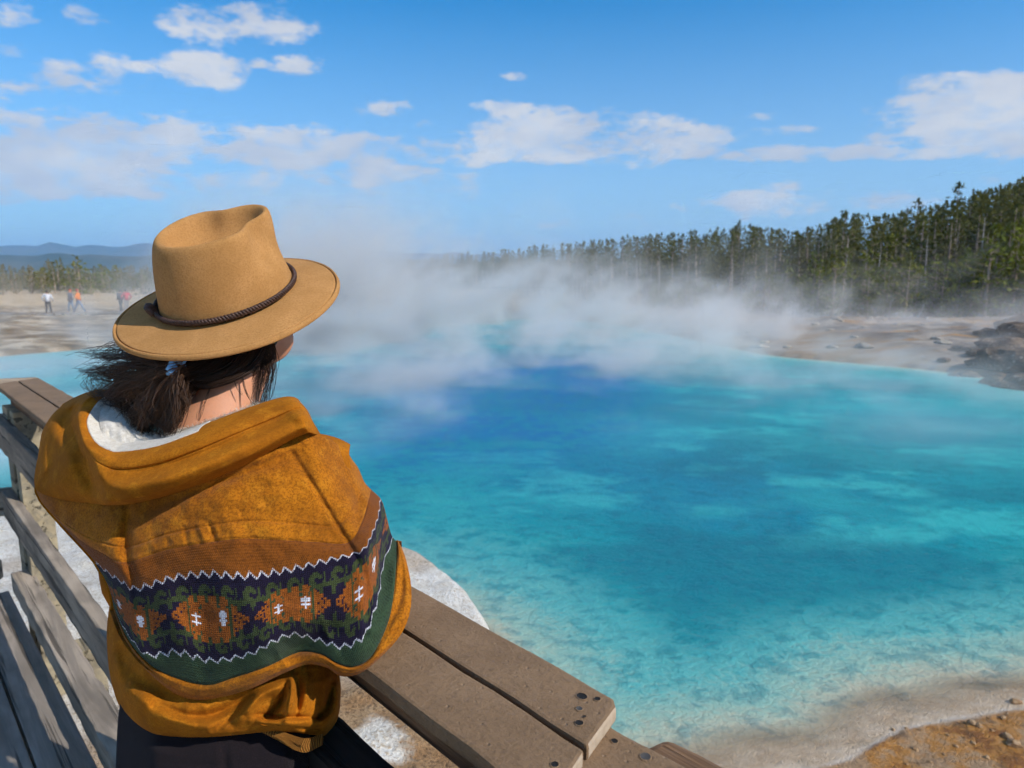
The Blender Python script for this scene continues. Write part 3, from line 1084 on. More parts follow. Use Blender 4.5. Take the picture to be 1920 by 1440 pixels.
def pine_mesh(seed, H, R0, bare, dens, clump, leafmat, irregular=.25, upturn=.1):
    """trunk and crown meshes of one pine: whorls of branches carrying needle clumps"""
    r = random.Random(seed)
    g = np.random.default_rng(seed)
    n = 14
    lean = np.array([r.uniform(-.02, .02), r.uniform(-.02, .02)])
    zz = np.linspace(-.3, H * .985, n)
    path = np.stack([lean[0] * zz + .05 * np.sin(zz * .5 + seed), lean[1] * zz, zz], 1)
    tr = MB().tube(path, np.interp(zz, [0, H * .5, H], [.019 * H, .013 * H, .002 * H]), 7)
    V, F = [], []
    z = bare * H
    while z < H * .99:
        k = (z - bare * H) / (H - bare * H)
        L0 = R0 * (min(1, .45 + 2.2 * k) * (1 - k) ** .62 + .06)
        nb = r.randint(4, 6)
        a0 = r.uniform(0, 6.28)
        for b in range(nb):
            if r.random() < irregular * .6: continue
            az = a0 + b * 6.28 / nb + r.uniform(-.3, .3)
            L = L0 * r.uniform(1 - irregular * 1.6, 1 + irregular)
            base = np.array([lean[0] * z, lean[1] * z, z])
            d = np.array([math.cos(az), math.sin(az), r.uniform(-.35, .25) + upturn])
            tr.tube([base, base + d * L * .8], [.012 + .004 * L, .004], 3, False)
            m = max(2, int(dens * L / clump))
            for q in range(m):
                f = .25 + .75 * (q + r.random()) / m
                c = base + d * L * f + g.normal(0, clump * .30, 3) * np.array([1, 1, .8])
                for e in range(2):
                    t1 = g.normal(0, 1, 3) + d * 1.1; t1 /= np.linalg.norm(t1)
                    t2 = np.cross(t1, g.normal(0, 1, 3)); t2 /= np.linalg.norm(t2) + 1e-9
                    s1 = clump * r.uniform(.55, 1.05); s2 = clump * r.uniform(.22, .42)
                    o = len(V)
                    V += [c - t1 * s1 * .5 - t2 * s2 * .35, c - t2 * s2 * .5 + t1 * s1 * .05, c + t1 * s1 * .62, c + t2 * s2 * .5 + t1 * s1 * .05]
                    F.append((o, o + 1, o + 2, o + 3))
        z += r.uniform(.75, 1.2) * clump * 1.05
    for e in range(8):
        o = len(V); c = np.array([lean[0] * H, lean[1] * H, H * (.955 + .006 * e)]); a = r.uniform(0, 6.28); w = clump * .3
        V += [c, c + np.array([math.cos(a) * w, math.sin(a) * w, clump * .1]), c + np.array([0, 0, clump * .55]), c - np.array([math.cos(a) * w, math.sin(a) * w, -clump * .1])]
        F.append((o, o + 1, o + 2, o + 3))
    ct = tr.build('trunk', m_trunk, None, True)
    cc = mesh_obj('crown', V, F, leafmat)
    return ct.data, cc.data, [ct, cc]


protos, junk = [], []
for k in range(8):
    H = (8.6, 7.6, 9.4, 8.0, 7.0, 9.0, 8.2, 7.4)[k]
    a, b, j = pine_mesh(100 + k, H, (1.28, 1.12, 1.42, 1.05, 1.25, 1.18, 1.48, 1.0)[k], (.24, .32, .16, .38, .22, .42, .14, .30)[k], (2.3, 2.1, 2.3, 2.0, 2.2, 2.1, 2.3, 1.9)[k], .46, m_pine, .30)
    protos.append((a, b, H)); junk += j
young = []
for k in range(4):
    H = (3.0, 2.5, 3.6, 2.0)[k]
    a, b, j = pine_mesh(200 + k, H, (1.15, 1.05, 1.2, .95)[k], .03, 1.9, .32, m_young, .28, .35)
    young.append((a, b, H)); junk += j
drys = []
for k in range(3):
    H = (4.6, 3.8, 5.2)[k]
    a, b, j = pine_mesh(300 + k, H, (.95, .9, 1.0)[k], .10, 1.2, .40, m_dry, .4)
    drys.append((a, b, H)); junk += j
for o in junk: bpy.data.objects.remove(o)


def tree(name, proto, x, y, sc_, rz, label, cat, group):
    z = float(ground_z(x, y)[0])
    e = empty(name, (x, y, z), rz)
    e.scale = (sc_[0], sc_[0], sc_[1])
    for nm, me in (('trunk', proto[0]), ('crown', proto[1])):
        o = bpy.data.objects.new(nm, me)
        col.objects.link(o); o.parent = e
    tag(e, label, cat, group)
    return e


fr = random.Random(4)
# skyline of the forest in the picture: x -> y
SKY = [(700, 500), (740, 489), (800, 480), (850, 470), (900, 470), (960, 468), (1000, 460), (1100, 450), (1200, 440), (1300, 430), (1380, 421), (1440, 428), (1500, 430), (1570, 404), (1600, 402), (1650, 405), (1700, 388), (1740, 385), (1800, 360), (1850, 352), (1900, 334), (1960, 325), (2100, 310), (3000, 300)]
FRONT = [(700, 250), (760, 230), (850, 165), (950, 95), (1050, 72), (1150, 62), (1300, 56), (1450, 51), (1600, 47.5), (1800, 46), (2100, 45), (3000, 42)]
placed = []


def try_place(u, dist, mind):
    x = (u - 960) / FPX * dist; y = dist
    for (a, b) in placed:
        if (a - x) ** 2 + (b - y) ** 2 < mind * mind: return None
    placed.append((x, y))
    return x, y


n_tall = 0
tries = 0


def zone(u, row):
    """label and group by where in the forest a pine stands"""
    fr_ = row < .3
    if u < 860: return 'small dark pine at the far thin end of the forest behind the thick steam', 'pines at the thin end of the forest'
    if u < 1080: return ('dark pine half veiled by steam left of where the far shore shows', 'veiled pines left of the far shore')
    if u < 1330: return ('front pine with a pale trunk above the steamy far shore', 'front pines above the steamy shore') if fr_ else ('pine crown in the even treeline above the steamy far shore', 'pine crowns above the steamy shore')
    if u < 1620: return ('front pine with a pale trunk behind the first bright bushes', 'front pines behind the first bushes') if fr_ else ('pine crown behind the front trunks in the middle of the forest', 'pine crowns in the middle of the forest')
    return ('front pine on the right slope straight above the bright bushes', 'front pines on the right slope') if fr_ else ('high pine crown against the sky on the right slope', 'high pine crowns on the right slope')


while n_tall < 292 and tries < 6000:
    tries += 1
    u = 690 + (2050 - 690) * fr.random() ** .95
    f0 = np.interp(u, [p[0] for p in FRONT], [p[1] for p in FRONT])
    row = fr.random() ** 1.3
    dist = f0 * (1.03 + row * (.62 if u > 950 else .3))
    pos = try_place(u, dist, .85 if u > 950 else 1.2)
    if pos is None: continue
    pr_ = fr.choice(protos)
    gz = float(ground_z(*pos)[0])
    sky_v = np.interp(u, [p[0] for p in SKY], [p[1] for p in SKY])
    top = CAM_Z + (510 - sky_v) / FPX * dist * 1.0
    h = (top - gz) * fr.uniform(.80, 1.0) if row > .25 else (top - gz) * fr.uniform(.55, .88)
    h = min(max(h, 3.2), 15)
    wv = (.75 + .25 * h / pr_[2]) * fr.uniform(.85, 1.1)
    tree('pine_tree', pr_, pos[0], pos[1], (wv, h / pr_[2]), fr.uniform(0, 6.28), zone(u, row)[0], 'tree', zone(u, row)[1])
    n_tall += 1
# grey dead pines standing among the living ones
m_snag, t, out = new_mat('grey_snag_bark')
pbsdf(t, out, t.mix(t.noise(t.vm('MULTIPLY', t.tc('Object'), (3, 3, .7)), 2.0, 4, .65), (.30, .26, .22), (.46, .41, .36)), .95, None, .1)
for k in range(9):
    u = 1020 + 900 * (k + .6 * fr.random()) / 9
    dist = np.interp(u, [p[0] for p in FRONT], [p[1] for p in FRONT]) * fr.uniform(.98, 1.04)
    x, y = (u - 960) / FPX * dist, dist
    pr_ = protos[k % 8]; gz = float(ground_z(x, y)[0])
    h = (CAM_Z + (510 - np.interp(u, [p[0] for p in SKY], [p[1] for p in SKY])) / FPX * dist - gz) * fr.uniform(.45, .8)
    e = empty('dead_pine', (x, y, gz), fr.uniform(0, 6)); e.scale = (h / pr_[2] * .8, h / pr_[2] * .8, h / pr_[2])
    me = pr_[0].copy(); me.materials.clear(); me.materials.append(m_snag)
    o = bpy.data.objects.new('trunk', me); col.objects.link(o); o.parent = e
    tag(e, 'bare grey dead pine standing in the front rank of the forest', 'dead tree', 'dead pines in the forest front')
# the few that stand out
for u, dist, v, lab in ((1895, 58, 330, 'tallest dark pine against the sky at the right edge of the picture'), (1770, 60, 352, 'tall pine with a full crown left of the tallest one on the right'), (1700, 58, 380, 'broad dark pine rising above its neighbours over the bright bushes'), (1567, 60, 400, 'lone pointed pine top breaking the skyline right of the middle of the forest'), (1378, 66, 418, 'small spire of a pine above the even middle of the treeline')):
    x, y = (u - 960) / FPX * dist, dist
    gz = float(ground_z(x, y)[0]); h = CAM_Z + (510 - v) / FPX * dist - gz
    pr_ = protos[fr.randint(0, 7)]
    tree('pine_tree', pr_, x, y, (h / pr_[2] * .95, h / pr_[2]), fr.uniform(0, 6.28), lab, 'tree', None)
# young bushy pines along the foot of the slope
nb_ = 0
while nb_ < 150:
    u = 1060 + (2010 - 1060) * fr.random() ** .75
    f0 = np.interp(u, [p[0] for p in FRONT], [p[1] for p in FRONT])
    dist = f0 * fr.uniform(.90, 1.10)
    pos = try_place(u, dist, .6)
    if pos is None: continue
    pr_ = fr.choice(young); s_ = fr.uniform(.7, 1.2) * np.interp(u, [1100, 1450, 1700, 1950], [.55, .9, 1.4, 1.5])
    tree('young_pine', pr_, pos[0], pos[1], (s_, s_ * fr.uniform(.8, 1.15)), fr.uniform(0, 6.28), *(('large bushy bright green young pine on the right below the tall trees', 'bush', 'large young pines on the right') if u > 1600 else ('low bushy young pine at the foot of the forest near the far shore', 'bush', 'low young pines near the far shore')))
    nb_ += 1
# thin wood on the left flats
for k in range(120):
    u = -90 + 440 * fr.random(); dist = fr.uniform(88, 128)
    pos = try_place(u, dist, 1.0)
    if pos is None: continue
    left = u < 70 + 40 * fr.random()
    pr_ = fr.choice(drys) if left or fr.random() < .45 else fr.choice(young if fr.random() < .4 else protos)
    tv = 500 + (6 if left else 4) * fr.uniform(-1, 2.5) - (14 if 100 < u < 160 and fr.random() < .3 else 0)
    gz = float(ground_z(*pos)[0]); h = max(2.0, CAM_Z + (510 - tv) / FPX * dist - gz)
    tree('small_pine', pr_, pos[0], pos[1], (h / pr_[2] * 1.25, h / pr_[2]), fr.uniform(0, 6.28), 'dry grey brown young pine at the left end of the far wood' if left else 'small olive pine in the far wood beyond the walkers on the left', 'tree', 'dry pines on the left' if left else 'small pines beyond the walkers')
# what lies deeper in the forest reads as one mass
VV, FF, TV, TF = [], [], [], []
nv_, ntv_ = 0, 0
for k in range(740):
    u = 700 + 1350 * fr.random() if k < 560 else 2040 + 900 * fr.random()
    f0 = np.interp(u, [p[0] for p in FRONT], [p[1] for p in FRONT])
    dist = f0 * (fr.uniform(1.12, 1.8) if k < 560 else fr.uniform(1.02, 1.7))
    x, y = (u - 960) / FPX * dist, dist
    gz = float(ground_z(x, y)[0])
    sky_v = np.interp(u, [p[0] for p in SKY], [p[1] for p in SKY]) + fr.uniform(2, 22)
    pr_ = fr.choice(protos)
    h = min(max(CAM_Z + (510 - sky_v) / FPX * dist - gz, 3), 20)
    a = fr.uniform(0, 6.28); M = np.array([[math.cos(a), -math.sin(a), 0], [math.sin(a), math.cos(a), 0], [0, 0, 1]])
    for me, LV, LF, is_c in ((pr_[1], VV, FF, True), (pr_[0], TV, TF, False)):
        v = np.empty(len(me.vertices) * 3, np.float32); me.vertices.foreach_get('co', v); v = v.reshape(-1, 3) @ M.T * np.array([h / pr_[2] * .95, h / pr_[2] * .95, h / pr_[2]]) + np.array([x, y, gz])
        ql = np.empty(len(me.loops), np.int32); me.loops.foreach_get('vertex_index', ql)
        if is_c:
            sel = np.arange(len(ql) // 4); sel = sel[(sel + k) % 2 == 0]
            FF.append(ql.reshape(-1, 4)[sel] + nv_); VV.append(v); nv_ += len(v)
fm = np_mesh('distant_forest', np.vstack(VV), np.vstack(FF), m_pine, None, False)
tag(fm, 'dark mass of pines deeper in the forest', kind='stuff')
# ================================================================== rocks, dead wood, far walkway and its visitors
m_rock, t, out = new_mat('dark_shore_rock')
p = t.pos()
n = t.noise(p, 2.2, 5, .65); n2 = t.noise(p, 9, 4, .6)
c = t.mix(t.rng(n, .40, .60), (.050, .034, .024), (.15, .105, .07))
c = t.mix(t.rng(n2, .58, .70), c, (.34, .28, .22))
pbsdf(t, out, c, .9, t.bump(n2, .8, .05), .2)
m_pale, t, out = new_mat('pale_sinter_rock')
p = t.pos()
n = t.noise(p, 12, 5, .65)
pbsdf(t, out, t.mix(t.rng(n, .35, .65), (.24, .19, .14), (.42, .36, .29)), .9, t.bump(n, .8, .02), .2)
m_ochre, t, out = new_mat('orange_crust_stone')
p = t.pos()
n = t.noise(p, 30, 4, .65)
pbsdf(t, out, t.mix(t.rng(n, .35, .65), (.22, .11, .04), (.40, .26, .13)), .6, t.bump(n, .6, .006), .4)


def rock(name, c, s, mat, seed, label, cat, group, rough=.35, sub=3):
    bm = bmesh.new()
    bmesh.ops.create_icosphere(bm, subdivisions=sub, radius=1.0)
    r = random.Random(seed); off = Vector((r.uniform(0, 50), r.uniform(0, 50), r.uniform(0, 50)))
    from mathutils import noise as mn
    for v in bm.verts:
        q = v.co.copy()
        d = mn.noise(q * 1.1 + off) * rough + mn.noise(q * 2.6 + off) * rough * .5 + mn.noise(q * 6 + off) * rough * .2
        v.co = q * (1 + d)
        v.co.z = max(v.co.z, -.45)
    me = bpy.data.meshes.new(name); bm.to_mesh(me); bm.free()
    me.materials.append(mat)
    o = bpy.data.objects.new(name, me); col.objects.link(o)
    o.location = c; o.scale = s; o.rotation_euler = (0, 0, r.uniform(0, 6.28))
    tag(o, label, cat, group)
    return o


rr_ = random.Random(12)
BL = ('biggest dark boulder low in the heap at the right edge', 'broad dark boulder left of the biggest one', 'rounded boulder on top of the biggest one', 'middling boulder at the upper left of the heap', 'dark boulder at the left foot of the heap touching the water', 'small brown boulder just left of the heap',
      'high boulder at the very right edge of the picture', 'boulder behind the rounded one on the heap', 'small stone alone left of the boulder heap', 'low wet boulder at the waterline left of the heap', 'half sunk boulder in front of the biggest one', 'wet boulder at the waterline by the right edge', 'small boulder behind the upper left of the heap', 'tiny stone at the waterline far left of the heap', 'tiny brown stone on the ledge far left of the heap')
for bi, (u, v, sx) in enumerate(((1905, 690, 1.25), (1880, 672, 1.0), (1912, 655, .95), (1862, 668, .55), (1846, 684, .6), (1830, 676, .4), (1925, 640, 1.0), (1888, 640, .7), (1800, 668, .35), (1815, 690, .4), (1875, 704, .6), (1930, 712, .9), (1850, 650, .5), (1790, 690, .25), (1770, 676, .25))):
    b = on_plane(u, v, ZW + .25)
    gz = float(ground_z(b[0], b[1])[0])
    rock('boulder', (b[0], b[1], max(gz, ZW - .05) + sx * .12), (sx * .9, sx * rr_.uniform(.6, .85), sx * rr_.uniform(.28, .45)), m_rock, rr_.randint(0, 9999), BL[bi], 'rock', 'boulders of the right shore')
for k in range(26):
    u = rr_.uniform(1360, 1780); v = rr_.uniform(606, 664) - (1780 - u) * .03
    b = on_plane(u, v, ZW + .2)
    if poly_sd(np.array([b[0]]), np.array([b[1]]), SHORE)[0] < .4: continue
    gz = float(ground_z(b[0], b[1])[0]); s_ = rr_.uniform(.10, .26)
    rock('stone', (b[0], b[1], gz + .02), (s_ * 1.5, s_, s_ * .5), m_pale, rr_.randint(0, 9999), 'pale stone lying on the flat far shore in front of the trees', 'stone', 'stones of the far shore', sub=2)
for k, (u, v, s_) in enumerate(((1716, 1403, .018), (1792, 1402, .014), (1825, 1392, .016), (1822, 1356, .03), (1835, 1362, .022), (1675, 1363, .014), (1700, 1361, .012), (1905, 1310, .035), (1880, 1342, .02), (1778, 1377, .012), (1860, 1372, .014), (1890, 1385, .03), (1900, 1398, .04), (1745, 1430, .012), (1700, 1432, .011), (1770, 1415, .010), (1850, 1425, .016))):
    b = on_plane(u, v, ZW + .02); gz = float(ground_z(b[0], b[1])[0])
    rock('pebble', (b[0], b[1], gz + s_ * .2), (s_ * 1.2, s_, s_ * .7), m_ochre, 500 + k, 'small wet brown stone on the orange sand at the near shore', 'stone', 'stones on the orange sand', sub=2)

# fallen and bare trees along the foot of the forest
m_dead, t, out = new_mat('bleached_dead_wood')
p = t.tc('Object')
pbsdf(t, out, t.mix(t.noise(t.vm('MULTIPLY', p, (1, 6, 6)), 2, 4, .6), (.36, .30, .24), (.60, .54, .46)), .9)
for k, (u, v, L, ang, tilt) in enumerate(((1665, 590, 1.6, .25, .30), (1560, 545, 1.8, 2.4, .75), (1490, 590, .9, 1.2, 1.0), (1455, 588, .8, 1.9, 1.1), (1400, 540, 1.1, .8, .8), (1805, 560, 1.2, 2.2, .9), (1290, 583, 1.2, .1, .15), (1720, 575, 1.0, 1.0, .8))):
    dist = np.interp(u, [p[0] for p in FRONT], [p[1] for p in FRONT]) * .93
    x, y = (u - 960) / FPX * dist, dist
    gz = float(ground_z(x, y)[0])
    d = np.array([math.cos(ang) * math.cos(tilt), .3 * math.sin(ang) * math.cos(tilt), math.sin(tilt)])
    mb = MB()
    p0 = np.array([0, 0, .05])
    mb.tube([p0 - d * .1, p0 + d * L * .5 + np.array([0, 0, .05]), p0 + d * L], [.075, .06, .03], 7)
    for q in range(4):
        f = .35 + .16 * q; b0 = p0 + d * L * f; e = np.array([math.cos(q * 2.1) * .35, .2, .3 + .1 * q])
        mb.tube([b0, b0 + e * .5, b0 + e], [.028, .02, .01], 5)
    o = mb.build('dead_tree', m_dead, None, True); o.location = (x, y, gz)
    tag(o, ('pale fallen trunk lying at the water side of the bushes', 'bleached bare trunk leaning over the young pines', 'short grey snag standing on the shore below the forest', 'small forked grey snag left of the standing one', 'thin dead trunk half hidden among the pines', 'bare grey branch rising out of the bright bushes on the right', 'pale log lying flat on the shore behind the steam', 'leaning dead stem between two young pines on the right')[k], 'dead tree')

# walkway across the left flats
WLK = [on_plane(-120, 588, ZW + .35), on_plane(60, 590, ZW + .35), on_plane(170, 587, ZW + .35), on_plane(330, 583, ZW + .35)]
wk = spline([w[:2] for w in WLK], 40)
wz = ZW + .42
wlk = empty('far_boardwalk', (wk[20][0], wk[20][1], ZW)); tag(wlk, 'low dark boardwalk crossing the pale flats on the left', 'boardwalk')
for i in range(39):
    a, b = wk[i], wk[i + 1]
    d = (b - a) / np.linalg.norm(b - a); n_ = np.array([-d[1], d[0]]) * .75; g_ = d * .02
    c = [a + g_ - n_, b - g_ - n_, b - g_ + n_, a + g_ + n_]
    V = [(q[0], q[1], wz - .12) for q in c] + [(q[0], q[1], wz) for q in c]
    mesh_obj('deck_section', V, [(3, 2, 1, 0), (4, 5, 6, 7), (0, 1, 5, 4), (1, 2, 6, 5), (2, 3, 7, 6), (3, 0, 4, 7)], m_deck, wlk)
    if i % 3 == 0:
        MB().box((a[0], a[1], wz - .35), (.14, 1.2, .5)).build('support', m_log, wlk)

m_cl = {}
for nm, c in (('white_shirt', (.70, .70, .74)), ('charcoal_trousers', (.07, .06, .06)), ('grey_top', (.20, .19, .22)), ('light_jeans', (.30, .36, .46)), ('orange_jacket', (.80, .22, .015)), ('blue_jeans', (.13, .18, .30)), ('dark_coat', (.10, .09, .09)), ('red_top', (.62, .10, .12)), ('tan_trousers', (.33, .28, .24)), ('dark_hair', (.05, .035, .025)), ('red_cap', (.55, .10, .05))):
    m, t, out = new_mat(nm)
    pbsdf(t, out, t.mix(t.rng(t.noise(t.tc('Object'), 18, 3, .6), .3, .7), tuple(k * .8 for k in c), c), .85)
    m_cl[nm] = m


def far_person(u, dv, face, top, leg, hair, label, stride=.10, H=1.70, arm=.12):
    i = int(np.argmin([abs(PX_inv(w)[0] - u) for w in wk]))
    x, y = wk[i][0], wk[i][1] + dv
    x = (u - 960) / FPX * (y * math.cos(PITCH) + (CAM_Z - wz) * math.sin(PITCH))
    e = empty('person', (x, y, wz), face); e.scale = (.92, .92, .92); tag(e, label, 'person')
    s = H / 1.7
    hipz, shz = .88 * s, 1.40 * s
    body, lg, tp = MB(), MB(), MB()
    body.add(*ball_xyz((0, .01, 1.585 * s), (.078, .095, .115)))
    body.tube([(0, 0, 1.36 * s), (0, 0, 1.53 * s)], [.06, .052], 10)
    body.tube([(0, 0, .82 * s), (0, 0, 1.1 * s), (0, 0, 1.38 * s)], [.13, .12, .12], 12)
    for sg in (-1, 1):
        hp = np.array([.085 * sg, 0, hipz]); kn = np.array([.095 * sg, stride * sg * .9 + .03, .47 * s]); an = np.array([.10 * sg, stride * sg * 1.9, .07])
        body.tube([hp, kn, an, an + np.array([0, .13, -.035])], [.075, .052, .038, .035], 8)
        lg.tube([hp + np.array([0, 0, .06]), kn, an + np.array([0, 0, .0])], [.105, .075, .065], 10)
        sh = np.array([.18 * sg, 0, shz - .02]); el = np.array([(.22 + arm) * sg, -.05 - .05 * sg, 1.12 * s]); wr = np.array([(.16 + arm) * sg, .12, .94 * s])
        body.tube([np.array([0, 0, shz - .03]), sh, el, wr, wr + np.array([-.01 * sg, .05, -.07])], [.06, .05, .036, .028, .025], 8)
        tp.tube([sh + np.array([-.06 * sg, 0, .01]), sh, el, wr], [.07, .07, .055, .045], 8)
    lg.tube([(0, 0, .80 * s), (0, 0, .98 * s)], [.145, .14], 12)
    tp.tube([(0, 0, .86 * s), (0, 0, 1.1 * s), (0, 0, 1.34 * s), (0, 0, 1.43 * s)], [.165, .15, .17, .09], 14)
    hr = MB(); hr.add(*ball_xyz((0, -.012, 1.615 * s), (.086, .10, .10)))
    for nm, mb, mt in (('body', body, m_skin_far), ('trousers', lg, m_cl[leg]), ('top', tp, m_cl[top]), ('hair', hr, m_cl[hair])):
        o = mb.build(nm, mt, None, True); o.parent = e
        if nm == 'body':
            md = o.modifiers.new('join', 'REMESH'); md.mode = 'VOXEL'; md.voxel_size = .02; md.use_smooth_shade = True
    return e


def ball_xyz(c, r, nu=14, nv=9):
    u = np.linspace(0, 2 * np.pi, nu, endpoint=False); v = np.linspace(.1, np.pi - .1, nv)
    A, B = np.meshgrid(v, u, indexing='ij')
    V = np.stack([np.sin(A) * np.cos(B) * r[0], np.sin(A) * np.sin(B) * r[1], np.cos(A) * r[2]], -1).reshape(-1, 3) + np.array(c)
    return V, [tuple(q) for q in grid_quads(nv, nu, True)] + [tuple(range(nu - 1, -1, -1)), tuple(range((nv - 1) * nu, nv * nu))]


def PX_inv(w):
    y = w[1] * math.cos(PITCH) + (CAM_Z - wz) * math.sin(PITCH)
    return (960 + FPX * w[0] / y,)


m_skin_far, t, out = new_mat('visitor_skin')
pbsdf(t, out, (.50, .25, .16), .6)
far_person(92, .0, .3, 'white_shirt', 'charcoal_trousers', 'dark_hair', 'visitor in a white shirt and dark trousers standing alone on the far walkway')
far_person(135, .2, 2.6, 'grey_top', 'light_jeans', 'red_cap', 'visitor in a grey top and pale jeans beside the one in orange', H=1.74, arm=.05)
far_person(149, -.2, -1.2, 'orange_jacket', 'blue_jeans', 'red_cap', 'visitor in a bright orange jacket striding on the far walkway', stride=.22, H=1.76, arm=.2)
far_person(228, .1, 1.2, 'dark_coat', 'charcoal_trousers', 'dark_hair', 'visitor in a dark coat walking next to the one in red', arm=.02)
far_person(239, -.1, .8, 'red_top', 'tan_trousers', 'dark_hair', 'visitor in a red top nearest the hat brim', H=1.72)
# ================================================================== the person at the railing
def row_resample(pts, ia, ib, n, fa=.2, fb=.8):
    """resample a row of picture points; control points ia and ib land on the fractions fa and fb"""
    pts = np.asarray(pts, float)
    dense = spline(pts, 1500)
    k = [int(np.argmin(np.linalg.norm(dense - pts[i], axis=1))) for i in (ia, ib)]
    s = np.empty(1500)
    L = np.r_[0, np.cumsum(np.linalg.norm(np.diff(dense, axis=0), axis=1))]
    s[:k[0] + 1] = fa * L[:k[0] + 1] / L[k[0]]
    s[k[0]:k[1] + 1] = fa + (fb - fa) * (L[k[0]:k[1] + 1] - L[k[0]]) / (L[k[1]] - L[k[0]])
    s[k[1]:] = fb + (1 - fb) * (L[k[1]:] - L[k[1]]) / (L[-1] - L[k[1]])
    t = np.linspace(0, 1, n)
    return np.stack([np.interp(t, s, dense[:, 0]), np.interp(t, s, dense[:, 1])], 1)


def pchip(xk, yk, x):
    """monotone cubic through columns of yk (K, ...) at xk, evaluated at x"""
    xk = np.asarray(xk, float); yk = np.asarray(yk, float)
    h = np.diff(xk); d = np.diff(yk, axis=0) / h.reshape(-1, *([1] * (yk.ndim - 1)))
    m = np.zeros_like(yk)
    prod = d[:-1] * d[1:]
    with np.errstate(divide='ignore', invalid='ignore'):
        hm = 2 * prod / (d[:-1] + d[1:])
    m[1:-1] = np.where(prod > 0, hm, 0)
    m[0] = d[0]; m[-1] = d[-1]
    i = np.clip(np.searchsorted(xk, x) - 1, 0, len(xk) - 2)
    t = ((x - xk[i]) / h[i]).reshape(-1, *([1] * (yk.ndim - 1)))
    hh = h[i].reshape(-1, *([1] * (yk.ndim - 1)))
    return (yk[i] * (2 * t ** 3 - 3 * t ** 2 + 1) + m[i] * hh * (t ** 3 - 2 * t ** 2 + t) + yk[i + 1] * (-2 * t ** 3 + 3 * t ** 2) + m[i + 1] * hh * (t ** 3 - t ** 2))


def sheet(rows, anchors, depth, tk, nS, nT, fa=.2, fb=.8, dk=None):
    """grid of (u, v, z): rows of picture points, a depth per row at the stops dk"""
    dk = [0, .2, .5, .8, 1] if dk is None else dk
    s = np.linspace(0, 1, nS)
    A = np.stack([row_resample(r, a[0], a[1], nS, fa, fb) for r, a in zip(rows, anchors)])
    D = np.stack([pchip(dk, np.array(d, float), s) for d in depth])
    t = np.linspace(tk[0], tk[-1], nT)
    UV = pchip(tk, A, t)
    Z = pchip(tk, D, t)
    S, T = np.meshgrid(s, t)
    return UV[..., 0], UV[..., 1], Z, S, T


def ridge_field(U, V, lines):
    """soft folds: each line is (points, width px, amplitude m); negative amplitude stands out towards the viewer"""
    dz = np.zeros_like(U)
    for pts, wpx, amp in lines:
        c = spline(pts, 16)
        lo = c.min(0) - 2.6 * wpx; hi = c.max(0) + 2.6 * wpx
        m = (U > lo[0]) & (U < hi[0]) & (V > lo[1]) & (V < hi[1])
        u, v = U[m], V[m]
        d2 = np.full(u.shape, 1e9)
        tt = np.zeros(u.shape)
        for k, (a, b) in enumerate(zip(c[:-1], c[1:])):
            e = b - a
            q = np.clip(((u - a[0]) * e[0] + (v - a[1]) * e[1]) / (e @ e + 1e-9), 0, 1)
            d = (u - a[0] - q * e[0]) ** 2 + (v - a[1] - q * e[1]) ** 2
            nearer = d < d2
            d2 = np.where(nearer, d, d2)
            tt = np.where(nearer, (k + q) / (len(c) - 1), tt)
        dz[m] += amp * np.exp(-d2 / (wpx * wpx)) * np.sin(np.pi * np.clip(tt, .06, .94)) ** .5
    return dz


P_ROOT = np.array([PX(420, 1250, 1.10)[0], PX(420, 1250, 1.10)[1], 0.0])
person = empty('person', tuple(P_ROOT))
tag(person, 'person in tan felt hat and mustard jacket seen from behind leaning on the railing', 'person')

# ------------------------------------------------------------------ cloth materials
def suede(name, base, dark, light):
    m, t, out = new_mat(name)
    p = t.tc('Object')
    a = t.noise(p, 11.0, 4, .62, .4)
    b = t.noise(p, 42.0, 4, .65, .3)
    g = t.noise(p, 330.0, 3, .7)
    c = t.mix(t.rng(a, .34, .68), dark, base)
    c = t.mix(t.m('MULTIPLY', t.rng(b, .48, .70), .6), c, light)
    c = t.mix(t.m('MULTIPLY', t.rng(g, .42, .62), .6), c, tuple(k * .75 for k in dark))
    c = t.mix(t.m('MULTIPLY', t.rng(g, .60, .72, 0, 1), .0), c, light)
    h = t.m('ADD', t.m('MULTIPLY', b, 1.0), t.m('MULTIPLY', g, .25))
    bs = pbsdf(t, out, c, .92, t.bump(h, .40, .003), .12)
    t.put(bs.inputs['Sheen Weight'], .12); t.put(bs.inputs['Sheen Roughness'], .55)
    t.put(bs.inputs['Sheen Tint'], (*[min(1, k * 1.8) for k in light], 1))
    return m


m_suede = suede('mustard_suede', (.43, .142, .0065), (.27, .085, .0045), (.51, .195, .012))
m_trim = suede('mustard_trim', (.41, .15, .009), (.30, .10, .0055), (.47, .19, .015))

m_fleece, t, out = new_mat('cream_fleece')
p = t.tc('Object')
a = t.noise(p, 120, 4, .7); b = t.noise(p, 420, 3, .7)
pbsdf(t, out, t.mix(t.rng(a, .3, .7), (.66, .58, .46), (.86, .80, .70)), .95, t.bump(t.m('ADD', a, b), .8, .006), .1, **{'Sheen Weight': .4})

m_rib, t, out = new_mat('ribbed_knit')
uvn = t.node('ShaderNodeUVMap')
ux, uy, uz = t.xyz(uvn.outputs[0])
rb = t.m('SINE', t.m('MULTIPLY', ux, 2 * math.pi * 46))
pbsdf(t, out, t.mix(t.rng(rb, -1, 1), (.22, .085, .015), (.44, .195, .038)), .9, t.bump(rb, .9, .003), .12)

